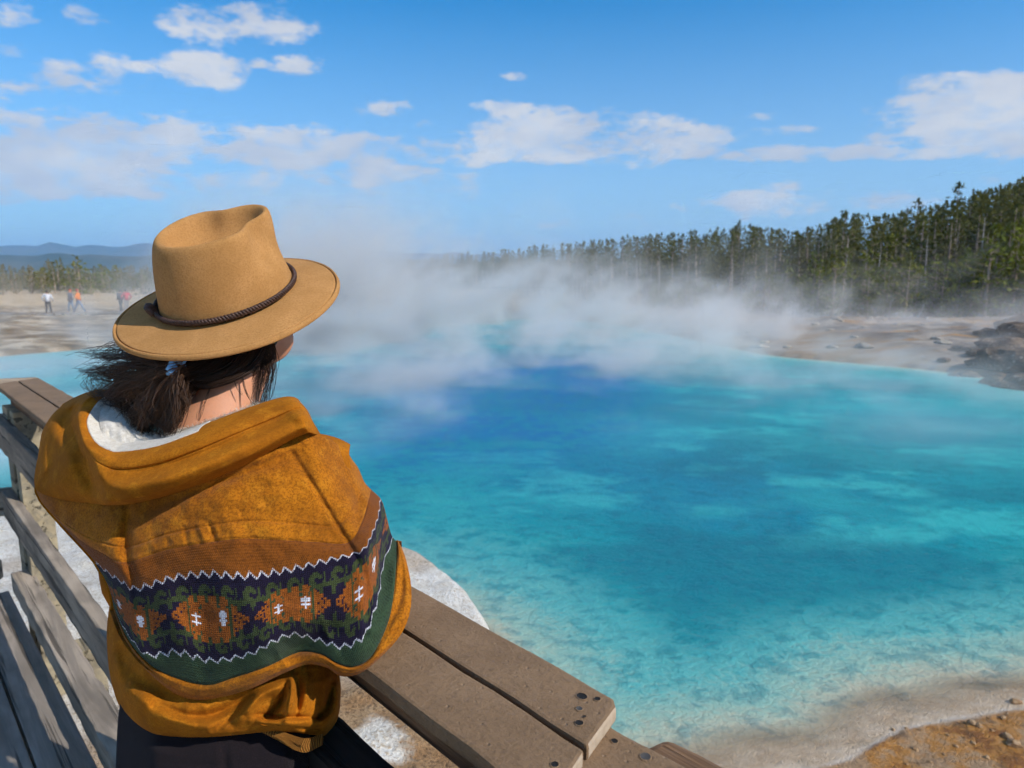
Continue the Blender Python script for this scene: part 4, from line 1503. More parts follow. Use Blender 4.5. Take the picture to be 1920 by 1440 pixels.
# patterned cape: colour comes from the knitted pattern, relief from the stitches
m_cape, t, out = new_mat('patterned_cape')
kc = t.attr('knit', 'Color')
kf = t.attr('knitted')
p = t.tc('Object')
a = t.noise(p, 11.0, 4, .62, .4)
b = t.noise(p, 42.0, 4, .65, .3)
g = t.noise(p, 330.0, 3, .7)
sc_ = t.mix(t.rng(a, .34, .68), (.27, .085, .0045), (.43, .142, .0065))
sc_ = t.mix(t.m('MULTIPLY', t.rng(b, .48, .70), .6), sc_, (.51, .195, .012))
sc_ = t.mix(t.m('MULTIPLY', t.rng(g, .42, .62), .6), sc_, (.13, .038, .003))
kc2 = t.mix(t.m('MULTIPLY', t.rng(g, .42, .66), .6), kc, t.mix(.7, kc, (0.006, .005, .005)))
c = t.mix(kf, sc_, kc2)
uvn = t.node('ShaderNodeUVMap')
ux, uy, uz = t.xyz(uvn.outputs[0])
st1 = t.m('SINE', t.m('MULTIPLY_ADD', uy, 2 * math.pi / 3.4, t.m('MULTIPLY', t.m('ABSOLUTE', t.m('SINE', t.m('MULTIPLY', ux, math.pi / 3.6))), 2.2)))
st2 = t.m('ABSOLUTE', t.m('SINE', t.m('MULTIPLY', ux, math.pi / 3.6)))
kn = t.m('ADD', t.m('MULTIPLY', st1, .5), st2)
hs = t.m('ADD', t.m('MULTIPLY', b, 1.0), t.m('MULTIPLY', g, .25))
n_s = t.bump(t.m('MULTIPLY', hs, t.m('SUBTRACT', 1.0, kf)), .28, .003)
n_k = t.bump(t.m('MULTIPLY', kn, kf), .45, .0016, n_s)
pbsdf(t, out, c, .93, n_k, .1, **{'Sheen Weight': .06, 'Sheen Roughness': .5})

# ------------------------------------------------------------------ cape
ROWS = [
    # A  under the hood
    ([(84, 880), (120, 898), (170, 905), (236, 905), (340, 862), (440, 822), (520, 800), (560, 806), (610, 818), (650, 848)], (3, 7)),
    # A2 shoulder line
    ([(68, 915), (100, 935), (160, 955), (236, 965), (330, 935), (430, 900), (520, 880), (590, 915), (640, 890), (672, 878)], (3, 7)),
    # B  upper yoke seam
    ([(76, 938), (105, 968), (163, 1005), (234, 1026), (317, 1001), (436, 979), (515, 978), (580, 984), (630, 985), (662, 955), (684, 905)], (3, 8)),
    # C  lower yoke seam, the knit begins
    ([(110, 978), (150, 1012), (190, 1036), (234, 1054), (317, 1030), (436, 1011), (515, 1012), (590, 1016), (653, 1017), (680, 975), (696, 918)], (3, 8)),
    # D  upper zigzag
    ([(178, 1054), (205, 1076), (230, 1092), (256, 1104), (325, 1084), (388, 1077), (467, 1081), (547, 1068), (610, 1052), (676, 1034), (696, 1005), (709, 969), (714, 936)], (3, 9)),
    # E  lower zigzag
    ([(208, 1112), (226, 1165), (248, 1200), (277, 1228), (333, 1222), (396, 1238), (467, 1226), (515, 1201), (551, 1189), (594, 1199), (642, 1212), (682, 1192), (700, 1150), (711, 1110), (718, 1060), (737, 1008)], (3, 11)),
    # F  lower edge of the green band
    ([(212, 1135), (236, 1192), (270, 1236), (313, 1264), (385, 1284), (440, 1270), (500, 1250), (560, 1223), (602, 1226), (634, 1244), (665, 1250), (697, 1230), (726, 1172), (738, 1116), (743, 1056), (744, 1014)], (3, 11)),
    # G  hem
    ([(213, 1145), (236, 1204), (272, 1254), (320, 1295), (365, 1312), (419, 1306), (474, 1290), (529, 1264), (576, 1246), (612, 1252), (640, 1268), (676, 1262), (712, 1234), (750, 1192), (768, 1150), (771, 1100), (760, 1045), (746, 1012)], (3, 12)),
]
DEPTH = [(1.10, 1.03, .99, 1.0, 1.07),
         (1.10, .995, .955, .97, 1.06),
         (1.10, .975, .935, .955, 1.06),
         (1.09, .965, .925, .945, 1.055),
         (1.08, .955, .912, .930, 1.05),
         (1.06, .955, .915, .925, 1.05),
         (1.055, .955, .925, .925, 1.05),
         (1.05, .960, .938, .930, 1.05)]
TK = [0, .12, .30, .36, .47, .82, .92, 1.0]
nS, nT = 470, 400
U, V, Z, S, T = sheet([r for r, _ in ROWS], [a for _, a in ROWS], DEPTH, TK, nS, nT)
edge = np.minimum(S, 1 - S)
Z = Z + .035 * np.clip(1 - edge / .05, 0, 1) ** 2
# folds of the back
FOLDS = [
    ([(240, 950), (236, 1030), (250, 1090), (262, 1150)], 9, .010),
    ([(215, 960), (205, 1010), (215, 1060)], 20, -.006),
    ([(300, 935), (420, 880), (520, 845)], 16, -.010),
    ([(250, 968), (380, 915), (500, 870), (560, 850)], 12, .011),
    ([(270, 985), (390, 945), (470, 915)], 22, -.006),
    ([(548, 850), (590, 915), (632, 985), (660, 1030), (684, 1080)], 6, .006),
    ([(575, 850), (640, 920), (668, 990)], 22, -.008),
    ([(655, 905), (672, 940), (668, 985)], 10, .008),
    ([(345, 990), (352, 1022)], 5, .0025), ([(372, 985), (385, 1018)], 6, -.003), ([(392, 982), (404, 1014)], 5, .0045), ([(425, 981), (448, 1010)], 10, -.003),
    ([(312, 1003), (316, 1028)], 6, .002), ([(455, 982), (470, 1008)], 8, .002), ([(282, 1012), (290, 1030)], 7, -.002),
    ([(430, 1090), (470, 1150), (500, 1200), (545, 1215)], 34, -.012),
    ([(520, 1235), (575, 1205), (620, 1185)], 24, .030),
    ([(430, 1280), (500, 1235), (560, 1160), (600, 1100)], 30, -.010),
    ([(640, 1240), (680, 1215), (700, 1150)], 26, -.012),
    ([(300, 1110), (330, 1180), (345, 1260)], 26, -.010),
    ([(372, 1100), (384, 1180), (385, 1260)], 22, .008),
    ([(684, 1060), (690, 1130), (686, 1190)], 8, .009),
    ([(712, 1180), (735, 1110), (744, 1030)], 14, -.010),
    ([(720, 1195), (750, 1120), (752, 1050)], 7, .007),
    ([(724, 1190), (738, 1186), (752, 1170)], 6, .005),
    ([(210, 1110), (250, 1200), (300, 1265)], 18, -.008),
]
Z = Z + ridge_field(U, V, FOLDS)
Z = Z + .0035 * fbm(U / 60, V / 48, 3, 61) + .0012 * fbm(U / 16, V / 16, 2, 64) * (T < .36)
for sm_t, amp in ((.30, .0022), (.36, .0026), (.92, .0035)):        # seams
    Z = Z + amp * np.exp(-((T - sm_t) / .006) ** 2)
Z = Z - .004 * sstep(T, .925, .95)                                    # trim stands proud
Z = np.where(T > .95, Z + .006 * sstep(T, .975, 1.0), Z)

# knitted pattern, worked out stitch by stitch
ARC = np.concatenate([np.zeros((nT, 1)), np.cumsum(np.hypot(np.diff(U, axis=1), np.diff(V, axis=1)), axis=1)], 1)
i_d = int(np.argmin(abs(np.linspace(0, 1, nT) - .60)))
XP = np.broadcast_to(ARC[i_d], U.shape)
q = (T - .47) / (.82 - .47)
ROWPX = 134.0
STX, STY = 3.5, 3.5
xs = np.floor(XP / STX) * STX
qy = q * ROWPX
ys = np.floor(qy / STY) * STY
NAVY, GREEN, RUST, WHITE, ORANGE, DKGREEN = [np.array(k) for k in ((.013, .009, .026), (.045, .060, .022), (.215, .062, .0065), (.66, .65, .70), (.28, .078, .011), (.034, .060, .030))]
colr = np.zeros(U.shape + (3,)); colr[:] = NAVY


def setc(mask, c):
    colr[mask] = c


jit = vnoise(xs / 3.5, ys / 3.5, 91)
# scrolls above and below
for (y0, sg) in ((24, 1), (110, -1)):
    per = 42.0
    xq = np.mod(xs + (0 if sg > 0 else 21), per) - per / 2
    yq = (ys - y0) * sg
    r_ = np.hypot(xq, yq * 1.05)
    th = np.arctan2(yq, xq)
    spir = np.sin(th + r_ * .40 + .6) > -.35
    setc(((r_ < 16) & spir & (r_ > 2.0)) | (abs(yq - 12) < 4.5 + 2.0 * jit), GREEN)
    setc((yq > 12) & (yq < 30) & (abs(np.mod(xs + 10, 26) - 13) < 6.5 - (yq - 14) * .30), GREEN)
# diamonds
PER = 158.0
xm = np.mod(xs - 232 + PER / 2, PER) - PER / 2
ym = ys - 66
ax_, ay_ = abs(xm), abs(ym)
hexm = (ay_ < 37 - np.floor(np.clip(ax_ - 26, 0, 99) / 7) * 5.4) & (ax_ < 74)
setc(hexm, ORANGE)
setc(hexm & (ax_ > 37) & (ax_ < 42), GREEN)
setc(hexm & (ax_ > 46) & (jit > .72), NAVY)
setc((ax_ < 34) & (ay_ > 26) & (ay_ < 40) & (np.mod(xm + 5, 21) < 7), GREEN)
for cx_ in (-26, 26):
    dxm, dym = abs(xm - cx_), ym + (4 if cx_ > 0 else -2)
    setc(hexm & ((dxm < 3.0) & (abs(dym) < 12) | (dxm < 8) & (abs(abs(dym) - 4.5) < 2.2)), WHITE)
    setc(hexm & (dxm < 13) & (abs(dym) > 10) & (abs(dym) < 24) & (dxm > 5) & (jit > .35), DKGREEN)
# zigzags
tri_t = abs(np.mod(XP, 22) - 11) - 5.5
zz = qy - tri_t * .95
setc(zz < 0, RUST)
dots = (np.mod(XP + .5 * qy, 4.4) < 3.1)
setc((zz > -2.3) & (zz < 1.4) & dots, WHITE)
tri_b = abs(np.mod(XP + 4, 24) - 12) - 6
zb = (qy - ROWPX) - tri_b * .85
setc(zb > 0, DKGREEN)
setc((zb > -1.5) & (zb < 2.0) & dots, WHITE)
knitted = (T > .36) & (T < .92)
colr[T < .36] = (.44, .205, .034)
colr[T > .92] = (.46, .215, .04)
colr[(T >= .36) & (T < .41)] = RUST
# front half of the cape closes round the body
Zf = 2 * np.maximum(Z[:, :1] * (1 - S) + Z[:, -1:] * S, 1.06) - Z * .0 - 1.06 + 0 * Z
Zfront = (Z[:, :1] * (1 - S) + Z[:, -1:] * S) + .15 * np.sin(np.pi * S) ** .6
back = PX(U, V, Z)
front = PX(U, np.minimum(V, 1225), Zfront)[:, ::-1][:, 1:-1]
sub = front[:, ::6]
# weld: back grid (fine) and front grid (coarse) as one closed ring is awkward, so the front is its own panel inside the jacket
cape = np_mesh('cape', back.reshape(-1, 3), grid_quads(nT, nS)[:, ::-1], m_cape, person)
vattr(cape, 'knit', colr.reshape(-1, 3))
vattr(cape, 'knitted', knitted.astype(float).ravel())
uvl = cape.data.uv_layers.new(name='UVMap')
li = np.empty(len(cape.data.loops), np.int32); cape.data.loops.foreach_get('vertex_index', li)
uvl.data.foreach_set('uv', np.stack([XP.ravel()[li], (T.ravel() * 382)[li]], 1).astype(np.float32).ravel())
tag(cape, 'mustard suede cape with a knitted band of navy, green and orange diamonds')
md = cape.modifiers.new('thickness', 'SOLIDIFY'); md.thickness = .007; md.offset = -1
fr_ = PX(U, np.minimum(V, 1230), Zfront)[::8, ::8]
fp = np_mesh('jacket_front', fr_.reshape(-1, 3), grid_quads(*fr_.shape[:2]), m_suede, person)
md = fp.modifiers.new('thickness', 'SOLIDIFY'); md.thickness = .006; md.offset = 0

# ------------------------------------------------------------------ hood
HR = [
    ([(240, 735), (222, 758), (216, 785), (225, 806), (245, 818), (280, 820), (330, 812), (400, 786), (470, 760), (520, 744), (548, 742), (562, 752), (570, 778), (578, 806)], (4, 10)),
    ([(215, 733), (182, 752), (163, 782), (165, 808), (180, 832), (204, 845), (226, 848), (292, 838), (365, 812), (456, 776), (510, 757), (545, 748), (566, 757), (582, 786), (590, 816)], (5, 11)),
    ([(200, 731), (168, 748), (151, 778), (153, 812), (168, 842), (198, 860), (228, 866), (295, 856), (368, 830), (458, 793), (514, 771), (552, 756), (573, 765), (586, 790), (595, 818)], (5, 11)),
    ([(190, 729), (155, 748), (140, 778), (148, 818), (162, 852), (194, 876), (228, 884), (296, 874), (370, 848), (460, 810), (518, 786), (558, 768), (577, 775), (589, 795), (599, 819)], (5, 11)),
    ([(165, 735), (125, 760), (112, 792), (128, 845), (160, 885), (194, 908), (230, 915), (300, 900), (380, 870), (465, 832), (530, 801), (568, 783), (583, 790), (595, 804), (604, 821)], (5, 11)),
    ([(140, 745), (98, 778), (86, 820), (98, 880), (140, 918), (186, 934), (228, 938), (308, 918), (396, 884), (468, 852), (538, 814), (572, 800), (588, 804), (599, 814), (608, 824)], (5, 11)),
    ([(118, 757), (83, 800), (72, 850), (66, 914), (110, 935), (170, 944), (228, 947), (312, 930), (402, 897), (474, 865), (548, 824), (578, 812), (594, 815), (603, 820), (612, 827)], (5, 11)),
]
HD = [(1.18, 1.06, 1.02, 1.06, 1.14),
      (1.15, .980, .955, 1.01, 1.12),
      (1.15, .955, .930, .985, 1.11),
      (1.15, .950, .924, .975, 1.10),
      (1.16, .935, .905, .955, 1.09),
      (1.17, .945, .915, .955, 1.08),
      (1.18, .985, .955, .975, 1.08)]
HT = [0, .16, .24, .36, .62, .86, 1.0]
hS, hT = 300, 150
HU, HV, HZ, HSs, HTt = sheet([r for r, _ in HR], [a for _, a in HR], HD, HT, hS, hT, .33, .80, [0, .33, .52, .80, 1])
# the drape at the left hangs behind the rolled edge
HZ = HZ + .05 * sstep(.27 + .10 * HTt - HSs, 0, .05) * sstep(HTt, .25, .45)
HFOLD = [([(176, 905), (300, 880), (430, 835), (520, 800)], 14, .010),
         ([(165, 852), (240, 884), (380, 850), (520, 785), (570, 765)], 5, .0035),
         ([(150, 860), (170, 900), (215, 935)], 14, .016),
         ([(105, 800), (130, 850), (118, 900)], 18, -.016), ([(90, 830), (95, 880), (80, 910)], 10, .010),
         ([(140, 770), (120, 800), (135, 850)], 12, .012), ([(200, 915), (330, 895), (450, 850)], 16, -.006),
         ([(110, 775), (150, 765), (180, 745)], 9, .010), ([(125, 765), (160, 750)], 6, -.008),
         ([(540, 762), (570, 800), (585, 818)], 12, -.006), ([(480, 815), (540, 790), (575, 800)], 10, .006)]
HZ = HZ + ridge_field(HU, HV, HFOLD) + .0022 * fbm(HU / 70, HV / 60, 2, 71)
HZ = HZ + .003 * np.exp(-((HTt - .335) / .012) ** 2)
hp = PX(HU, HV, HZ)
k0 = int(hT * .05)
hood = np_mesh('hood', hp[k0:].reshape(-1, 3), grid_quads(hT - k0, hS)[:, ::-1], m_suede, person)
md = hood.modifiers.new('thickness', 'SOLIDIFY'); md.thickness = .006; md.offset = -1
kl, cl_ = int(hT * .155), int(hS * .56)
lz = HZ[:kl, :cl_] - .004
lpts = PX(HU[:kl, :cl_], HV[:kl, :cl_], lz)
lin = np_mesh('hood_lining', lpts.reshape(-1, 3), grid_quads(kl, cl_)[:, ::-1], m_fleece, hood)
md = lin.modifiers.new('thickness', 'SOLIDIFY'); md.thickness = .003; md.offset = -1
# inner fleece collar round the neck, dropping down inside the jacket
CR = [([(262, 742), (262, 775), (275, 800), (300, 812), (345, 808), (400, 790), (440, 776), (468, 766), (480, 755)], (2, 6)),
      ([(235, 738), (225, 775), (235, 806), (265, 822), (340, 820), (410, 796), (470, 770), (505, 758), (520, 750)], (2, 6)),
      ([(205, 735), (185, 790), (205, 838), (245, 852), (345, 838), (430, 800), (500, 770), (550, 760), (566, 760)], (2, 6))]
CD = [(1.15, 1.075, 1.035, 1.05, 1.10), (1.15, 1.045, 1.01, 1.035, 1.10), (1.14, 1.02, .985, 1.03, 1.12)]
CU, CV, CZ, CS_, CT_ = sheet([r for r, _ in CR], [a for _, a in CR], CD, [0, .4, 1], 120, 30)
CZ = CZ + .006 * fbm(CU / 22, CV / 22, 3, 5)
cp = PX(CU, CV, CZ)
collar = np_mesh('fleece_collar', cp.reshape(-1, 3), grid_quads(30, 120)[:, ::-1], m_fleece, person)
md = collar.modifiers.new('thickness', 'SOLIDIFY'); md.thickness = .008; md.offset = -1
# fleece fringe
fv, ff = [], []
r3 = random.Random(5)
for k in range(1500):
    i = r3.randint(0, 119); j = r3.choice([0, 0, 0, 1, 2, 4, 8, 12])
    b0 = cp[j, i]
    d = np.array([r3.uniform(-.6, .6), r3.uniform(-.9, -.2), r3.uniform(.3, 1.2)]); d *= r3.uniform(.005, .012) / np.linalg.norm(d)
    sd_ = np.array([r3.uniform(-1, 1), r3.uniform(-1, 1), 0]); sd_ *= .0006 / (np.linalg.norm(sd_) + 1e-9)
    n0 = len(fv); fv += [b0 - sd_, b0 + sd_, b0 + d]; ff.append((n0, n0 + 1, n0 + 2))
fringe = mesh_obj('fleece_pile', fv, ff, m_fleece, collar)
tag(fringe, kind='stuff')
# short standing flap beside the hood at the far shoulder
FR = [([(588, 812), (610, 815), (635, 822), (657, 833)], (1, 2)), ([(592, 822), (615, 828), (640, 840), (655, 852)], (1, 2)), ([(600, 850), (625, 860), (645, 872), (660, 885)], (1, 2))]
FD_ = [(1.07, 1.075, 1.08, 1.085, 1.09), (1.05, 1.05, 1.052, 1.056, 1.06), (1.03, 1.03, 1.035, 1.04, 1.05)]
FU, FV, FZ, FS, FT = sheet([r for r, _ in FR], [a for _, a in FR], FD_, [0, .5, 1], 40, 30)
flap = np_mesh('shoulder_flap', PX(FU, FV, FZ).reshape(-1, 3), grid_quads(30, 40)[:, ::-1], m_suede, person)
md = flap.modifiers.new('thickness', 'SOLIDIFY'); md.thickness = .007; md.offset = -1

# ------------------------------------------------------------------ lower part of the jacket
JR = [
    ([(222, 1075), (300, 1120), (420, 1140), (540, 1120), (610, 1150)], (1, 3)),
    ([(206, 1130), (290, 1225), (420, 1262), (540, 1205), (628, 1225)], (1, 3)),
    ([(200, 1190), (285, 1275), (420, 1300), (540, 1248), (636, 1262)], (1, 3)),
    ([(203, 1245), (285, 1312), (420, 1328), (540, 1292), (639, 1290)], (1, 3)),
    ([(213, 1295), (283, 1345), (420, 1352), (540, 1335), (638, 1322)], (1, 3)),
    ([(228, 1332), (290, 1368), (400, 1374), (530, 1362), (630, 1356)], (1, 3)),
    ([(246, 1352), (300, 1380), (395, 1382), (520, 1372), (616, 1382)], (1, 3)),
    ([(256, 1348), (305, 1372), (395, 1374), (520, 1364), (606, 1374)], (1, 3)),
]
JD = [(1.10, 1.02, .99, 1.02, 1.08), (1.09, 1.0, .975, .985, 1.07), (1.08, .985, .962, .972, 1.06), (1.07, .968, .948, .955, 1.05),
      (1.07, .962, .940, .945, 1.04), (1.07, .970, .945, .948, 1.03), (1.08, 1.0, .975, .965, 1.03), (1.10, 1.04, 1.02, 1.0, 1.05)]
JU, JV, JZ, JS, JT = sheet([r for r, _ in JR], [a for _, a in JR], JD, [0, .18, .34, .5, .66, .82, .94, 1.0], 260, 170)
JF = [([(290, 1325), (380, 1345), (460, 1310), (520, 1270)], 12, .012), ([(240, 1300), (330, 1350), (420, 1365)], 18, -.010),
      ([(452, 1345), (490, 1300), (540, 1285)], 16, -.020), ([(500, 1345), (525, 1320), (538, 1285)], 8, .014),
      ([(536, 1350), (545, 1310), (550, 1265)], 9, -.016), ([(556, 1340), (560, 1300), (556, 1262)], 7, .012),
      ([(572, 1330), (578, 1290), (575, 1255)], 10, -.008), ([(590, 1350), (612, 1330), (622, 1280)], 7, .020), ([(604, 1362), (630, 1330), (634, 1285)], 8, -.012),
      ([(470, 1352), (540, 1358), (600, 1350)], 9, -.010), ([(480, 1340), (560, 1345), (600, 1345)], 5, .007),
      ([(600, 1350), (596, 1342), (604, 1330)], 5, .010), ([(400, 1370), (440, 1340), (470, 1310)], 8, .006),
      ([(215, 1200), (260, 1270), (330, 1310)], 22, .012), ([(205, 1180), (215, 1260), (250, 1320)], 16, -.008), ([(560, 1366), (590, 1368), (612, 1362)], 4, .006)]
JF = [(a_, w_ * .85, m_ * 1.5) for a_, w_, m_ in JF]
JZ = JZ + ridge_field(JU, JV, JF) + .004 * fbm(JU / 42, JV / 36, 3, 81)
je = np.minimum(JS, 1 - JS)
JZ = JZ + .04 * np.clip(1 - je / .06, 0, 1) ** 2
jacket = np_mesh('jacket_skirt', PX(JU, JV, JZ).reshape(-1, 3), grid_quads(170, 260)[:, ::-1], m_suede, person)
md = jacket.modifiers.new('thickness', 'SOLIDIFY'); md.thickness = .006; md.offset = -1
tag(jacket, 'bunched mustard suede lower jacket')
JFt = (JZ[:, :1] * (1 - JS) + JZ[:, -1:] * JS) + .12 * np.sin(np.pi * JS) ** .6
jf = PX(JU, np.minimum(JV, 1372), JFt)[::6, ::6]
np_mesh('jacket_front', jf.reshape(-1, 3), grid_quads(*jf.shape[:2]), m_suede, person)
# ribbed hem that shows under the bunched cloth
RR_ = [([(476, 1358), (520, 1368), (570, 1384), (606, 1376)], (1, 2)), ([(474, 1364), (515, 1382), (562, 1402), (606, 1384)], (1, 2)), ([(480, 1366), (520, 1388), (568, 1411), (604, 1398)], (1, 2)), ([(490, 1366), (530, 1385), (570, 1405), (600, 1396)], (1, 2))]
RD = [(.985, .962, .958, .965, 1.0), (.982, .955, .948, .955, .995), (.985, .957, .950, .957, .995), (1.0, .975, .97, .975, 1.01)]
RU, RV, RZ, RS, RT = sheet([r for r, _ in RR_], [a for _, a in RR_], RD, [0, .45, .85, 1], 90, 34)
rib = np_mesh('ribbed_hem', PX(RU, RV, RZ).reshape(-1, 3), grid_quads(34, 90)[:, ::-1], m_rib, person)
uvl = rib.data.uv_layers.new(name='UVMap')
li = np.empty(len(rib.data.loops), np.int32); rib.data.loops.foreach_get('vertex_index', li)
uvl.data.foreach_set('uv', np.stack([RS.ravel()[li], RT.ravel()[li]], 1).astype(np.float32).ravel())
md = rib.modifiers.new('thickness', 'SOLIDIFY'); md.thickness = .008; md.offset = -1
tag(rib, 'ribbed knit hem')
# ------------------------------------------------------------------ hat
f_cam_x = np.array(CAM_M.to_3x3() @ Vector((1, 0, 0)))
f_cam_y = np.array(CAM_M.to_3x3() @ Vector((0, 1, 0)))
HAT_Z = 1.11
hat_c = PX(427.3, 549.5, HAT_Z)                       # centre of the brim
tocam = np.array([0, 0, CAM_Z]) - hat_c; tocam /= np.linalg.norm(tocam)
upish = f_cam_y - tocam * f_cam_y.dot(tocam); upish /= np.linalg.norm(upish)
rightish = np.cross(upish, tocam)
roll = R(18.8)
upr = upish * math.cos(roll) - rightish * math.sin(roll)
BETA = R(23.1)
h_up = upr * math.cos(BETA) + tocam * math.sin(BETA)
h_right = np.cross(upr, tocam)
yaw = R(15.3)                                       # the hat points right and a little away from the viewer
h_back0 = np.cross(h_up, h_right)                 # away from the camera within the brim plane
h_fwd = h_right * math.cos(yaw) + h_back0 * math.sin(yaw)
h_side = np.cross(h_up, h_fwd)                    # wearer's left


def hatp(a, b, h):
    a, b, h = np.broadcast_arrays(a, b, h)
    return hat_c + a[..., None] * h_fwd + b[..., None] * h_side + h[..., None] * h_up


m_felt, t, out = new_mat('tan_wool_felt')
p = t.tc('Object')
a = t.noise(p, 26, 4, .6); g = t.noise(p, 360, 3, .72)
c = t.mix(t.rng(a, .3, .7), (.385, .193, .064), (.46, .236, .084))
c = t.mix(t.m('MULTIPLY', t.rng(g, .42, .64), .45), c, (.26, .122, .038))
pbsdf(t, out, c, .95, t.bump(g, .35, .0018), .08, **{'Sheen Weight': .12, 'Sheen Roughness': .5, 'Sheen Tint': (.9, .6, .3, 1)})

hat = empty('hat', tuple(P_ROOT), parent=None)
keep_parent(hat, person)
CRA, CRB = .106, .095        # crown oval
BRA, BRB = .1795, .165        # brim oval
n_a = 220
th = np.linspace(0, 2 * np.pi, n_a, endpoint=False)
ct, stn = np.cos(th), np.sin(th)
# crown: rings from the brim up to the rim and down into the dent
CH = .118
prof = [(0.0, 1.03), (.004, 1.0), (.03, .975), (.06, .94), (.085, .90), (.102, .862), (.112, .825), (.1165, .785), (.1165, .75), (.112, .70), (.103, .64), (.094, .56), (.087, .44), (.0835, .30), (.082, .15), (.0815, .0)]
pr = spline([(h * 10, r) for h, r in prof], 90)
rings = []
for h10, rr in pr:
    h = h10 / 10 * (.945 if h10 > .06 else 1.0)
    k = h / (CH * .945)
    # front pinch: two hollows at the front sides, growing towards the top
    pinch = np.exp(-((np.abs(np.arctan2(stn, ct)) - R(52)) / R(22)) ** 2) * sstep(np.array(k), .25, .85) * .22
    nose = np.exp(-(np.arctan2(stn, ct) / R(26)) ** 2) * sstep(np.array(k), .3, .95) * .05
    inner = 1.0 if rr > .78 else rr / .78
    hollow = np.exp(-(np.arctan2(stn, ct) / R(60)) ** 2) * math.sin(math.pi * min(1, max(0, k))) ** 1.5 * .07 * (1 if rr > .8 else 0)
    f = rr * (1 - pinch * inner) - hollow
    a = CRA * f * ct + CRA * nose * ct + .011 * k
    b = CRB * f * stn
    hh = np.full(n_a, h)
    rim = sstep(np.array(rr), .45, .82) * sstep(np.array(k), .6, .95)
    hh = hh + rim * (.006 * np.clip(ct, 0, 1) ** 2 - .001 * np.clip(-ct, 0, 1) + .003 * np.abs(stn) ** 2)          # higher at the front peak
    if rr < .7 and k > .6:
        dent = (1 - rr / .7)
        hh = hh - .010 * dent * (1 - .35 * ct)
    rings.append(hatp(a, b, hh))
crown = np.stack(rings)
nr = len(rings)
Vc = np.vstack([crown.reshape(-1, 3), crown[-1].mean(0)[None]])
Fq = [tuple(x) for x in grid_quads(nr, n_a, True)] + [((nr - 1) * n_a + i, (nr - 1) * n_a + (i + 1) % n_a, nr * n_a) for i in range(n_a)]
cr_o = mesh_obj('crown', Vc, Fq, m_felt, hat, True)
# brim: top surface, rolled edge with a stitched welt, underside
brim = [(.0, .0, .000)]


def brim_h(f):
    """height of the brim surface at fraction f from crown to edge"""
    side = -.006 * f ** 2 * np.abs(stn) ** 2.0
    return -.004 - .010 * f ** 1.3 + side + .006 * f ** 2 * np.clip(-ct, 0, 1) - .006 * f ** 2 * np.clip(ct, 0, 1) ** 2


br = []
for f, dz, dr in [(x, 0, 0) for x in np.linspace(0, .90, 26)] + [(.905, -.0004, 0), (.915, -.0034, 0), (.922, -.0036, 0), (.932, -.0002, 0), (.95, .0012, 0), (.975, .0009, 0), (.99, -.0012, 0), (1.0, -.0036, 0), (.995, -.0062, 0), (.98, -.0074, 0), (.93, -.0072, 0), (.8, -.006, 0), (.5, -.005, 0), (.1, -.005, 0), (0, -.005, 0)]:
    ra, rb = CRA * .97 + (BRA - CRA * .97) * f, CRB * .97 + (BRB - CRB * .97) * f
    br.append(hatp(ra * ct, rb * stn, brim_h(min(f, 1)) + dz))
brim_o = np_mesh('brim', np.stack(br).reshape(-1, 3), grid_quads(len(br), n_a, True), m_felt, hat)
# braided cord
m_cord, t, out = new_mat('braided_leather_cord')
p = t.tc('Object')
pbsdf(t, out, t.mix(t.rng(t.noise(p, 200, 3, .6), .35, .7), (.035, .016, .011), (.085, .042, .028)), .55, t.bump(t.noise(p, 260, 2, .6), .4, .002), .4)
cord = MB()
tt = np.linspace(0, 2 * np.pi, 420)
for k in range(3):
    ph = tt * 46 + k * 2 * np.pi / 3
    rr = 1.0 + .0 * tt
    a = (CRA * 1.005 + .0036 + .0021 * np.sin(ph)) * np.cos(tt)
    b = (CRB * 1.005 + .0036 + .0021 * np.sin(ph)) * np.sin(tt)
    h = .0055 + .0014 * np.sin(2 * ph) + .0026 * np.cos(ph)
    cord.tube(hatp(a, b, h), .0021, 6, False)
cd_o = cord.build('braided_cord', m_cord, hat, True)
# knot of the cord at the back
kt = MB()
ka = np.arctan2(.22, -1.0)
for k in range(3):
    q0 = np.linspace(0, 1, 14)
    aa = (CRA * 1.03 + .004 + .006 * np.sin(q0 * 3 + k)) * np.cos(ka + (q0 - .5) * .16)
    bb = (CRB * 1.03 + .004 + .006 * np.cos(q0 * 4 + k)) * np.sin(ka + (q0 - .5) * .16)
    kt.tube(hatp(aa, bb, .004 + .011 * np.sin(q0 * 3.1 + k * .6)), .0056, 6)
kt.build('cord_knot', m_cord, hat, True)

# ------------------------------------------------------------------ body: one continuous surface
m_skin, t, out = new_mat('skin')
p = t.tc('Object')
a = t.noise(p, 14, 3, .6); g = t.noise(p, 380, 3, .6)
c = t.mix(t.rng(a, .3, .7), (.54, .235, .125), (.61, .285, .16))
c = t.mix(t.m('MULTIPLY', t.rng(g, .5, .7), .25), c, (.40, .15, .085))
pbsdf(t, out, c, .55, t.bump(g, .15, .001), .35, **{'Subsurface Weight': .12, 'Subsurface Radius': (.01, .004, .002), 'Subsurface Scale': .5})

head_c = hat_c - h_up * .030 + h_right * .004
# head axes: mostly turned to the right, chin a little up
hd_up = h_up * .75 + np.array([0, 0, 1.0]) * .25 + 0 * tocam; hd_up /= np.linalg.norm(hd_up)
hf = h_right * math.cos(R(36)) + h_back0 * math.sin(R(36)); hf = hf - hd_up * hf.dot(hd_up); hf /= np.linalg.norm(hf)
hl = np.cross(hd_up, hf)


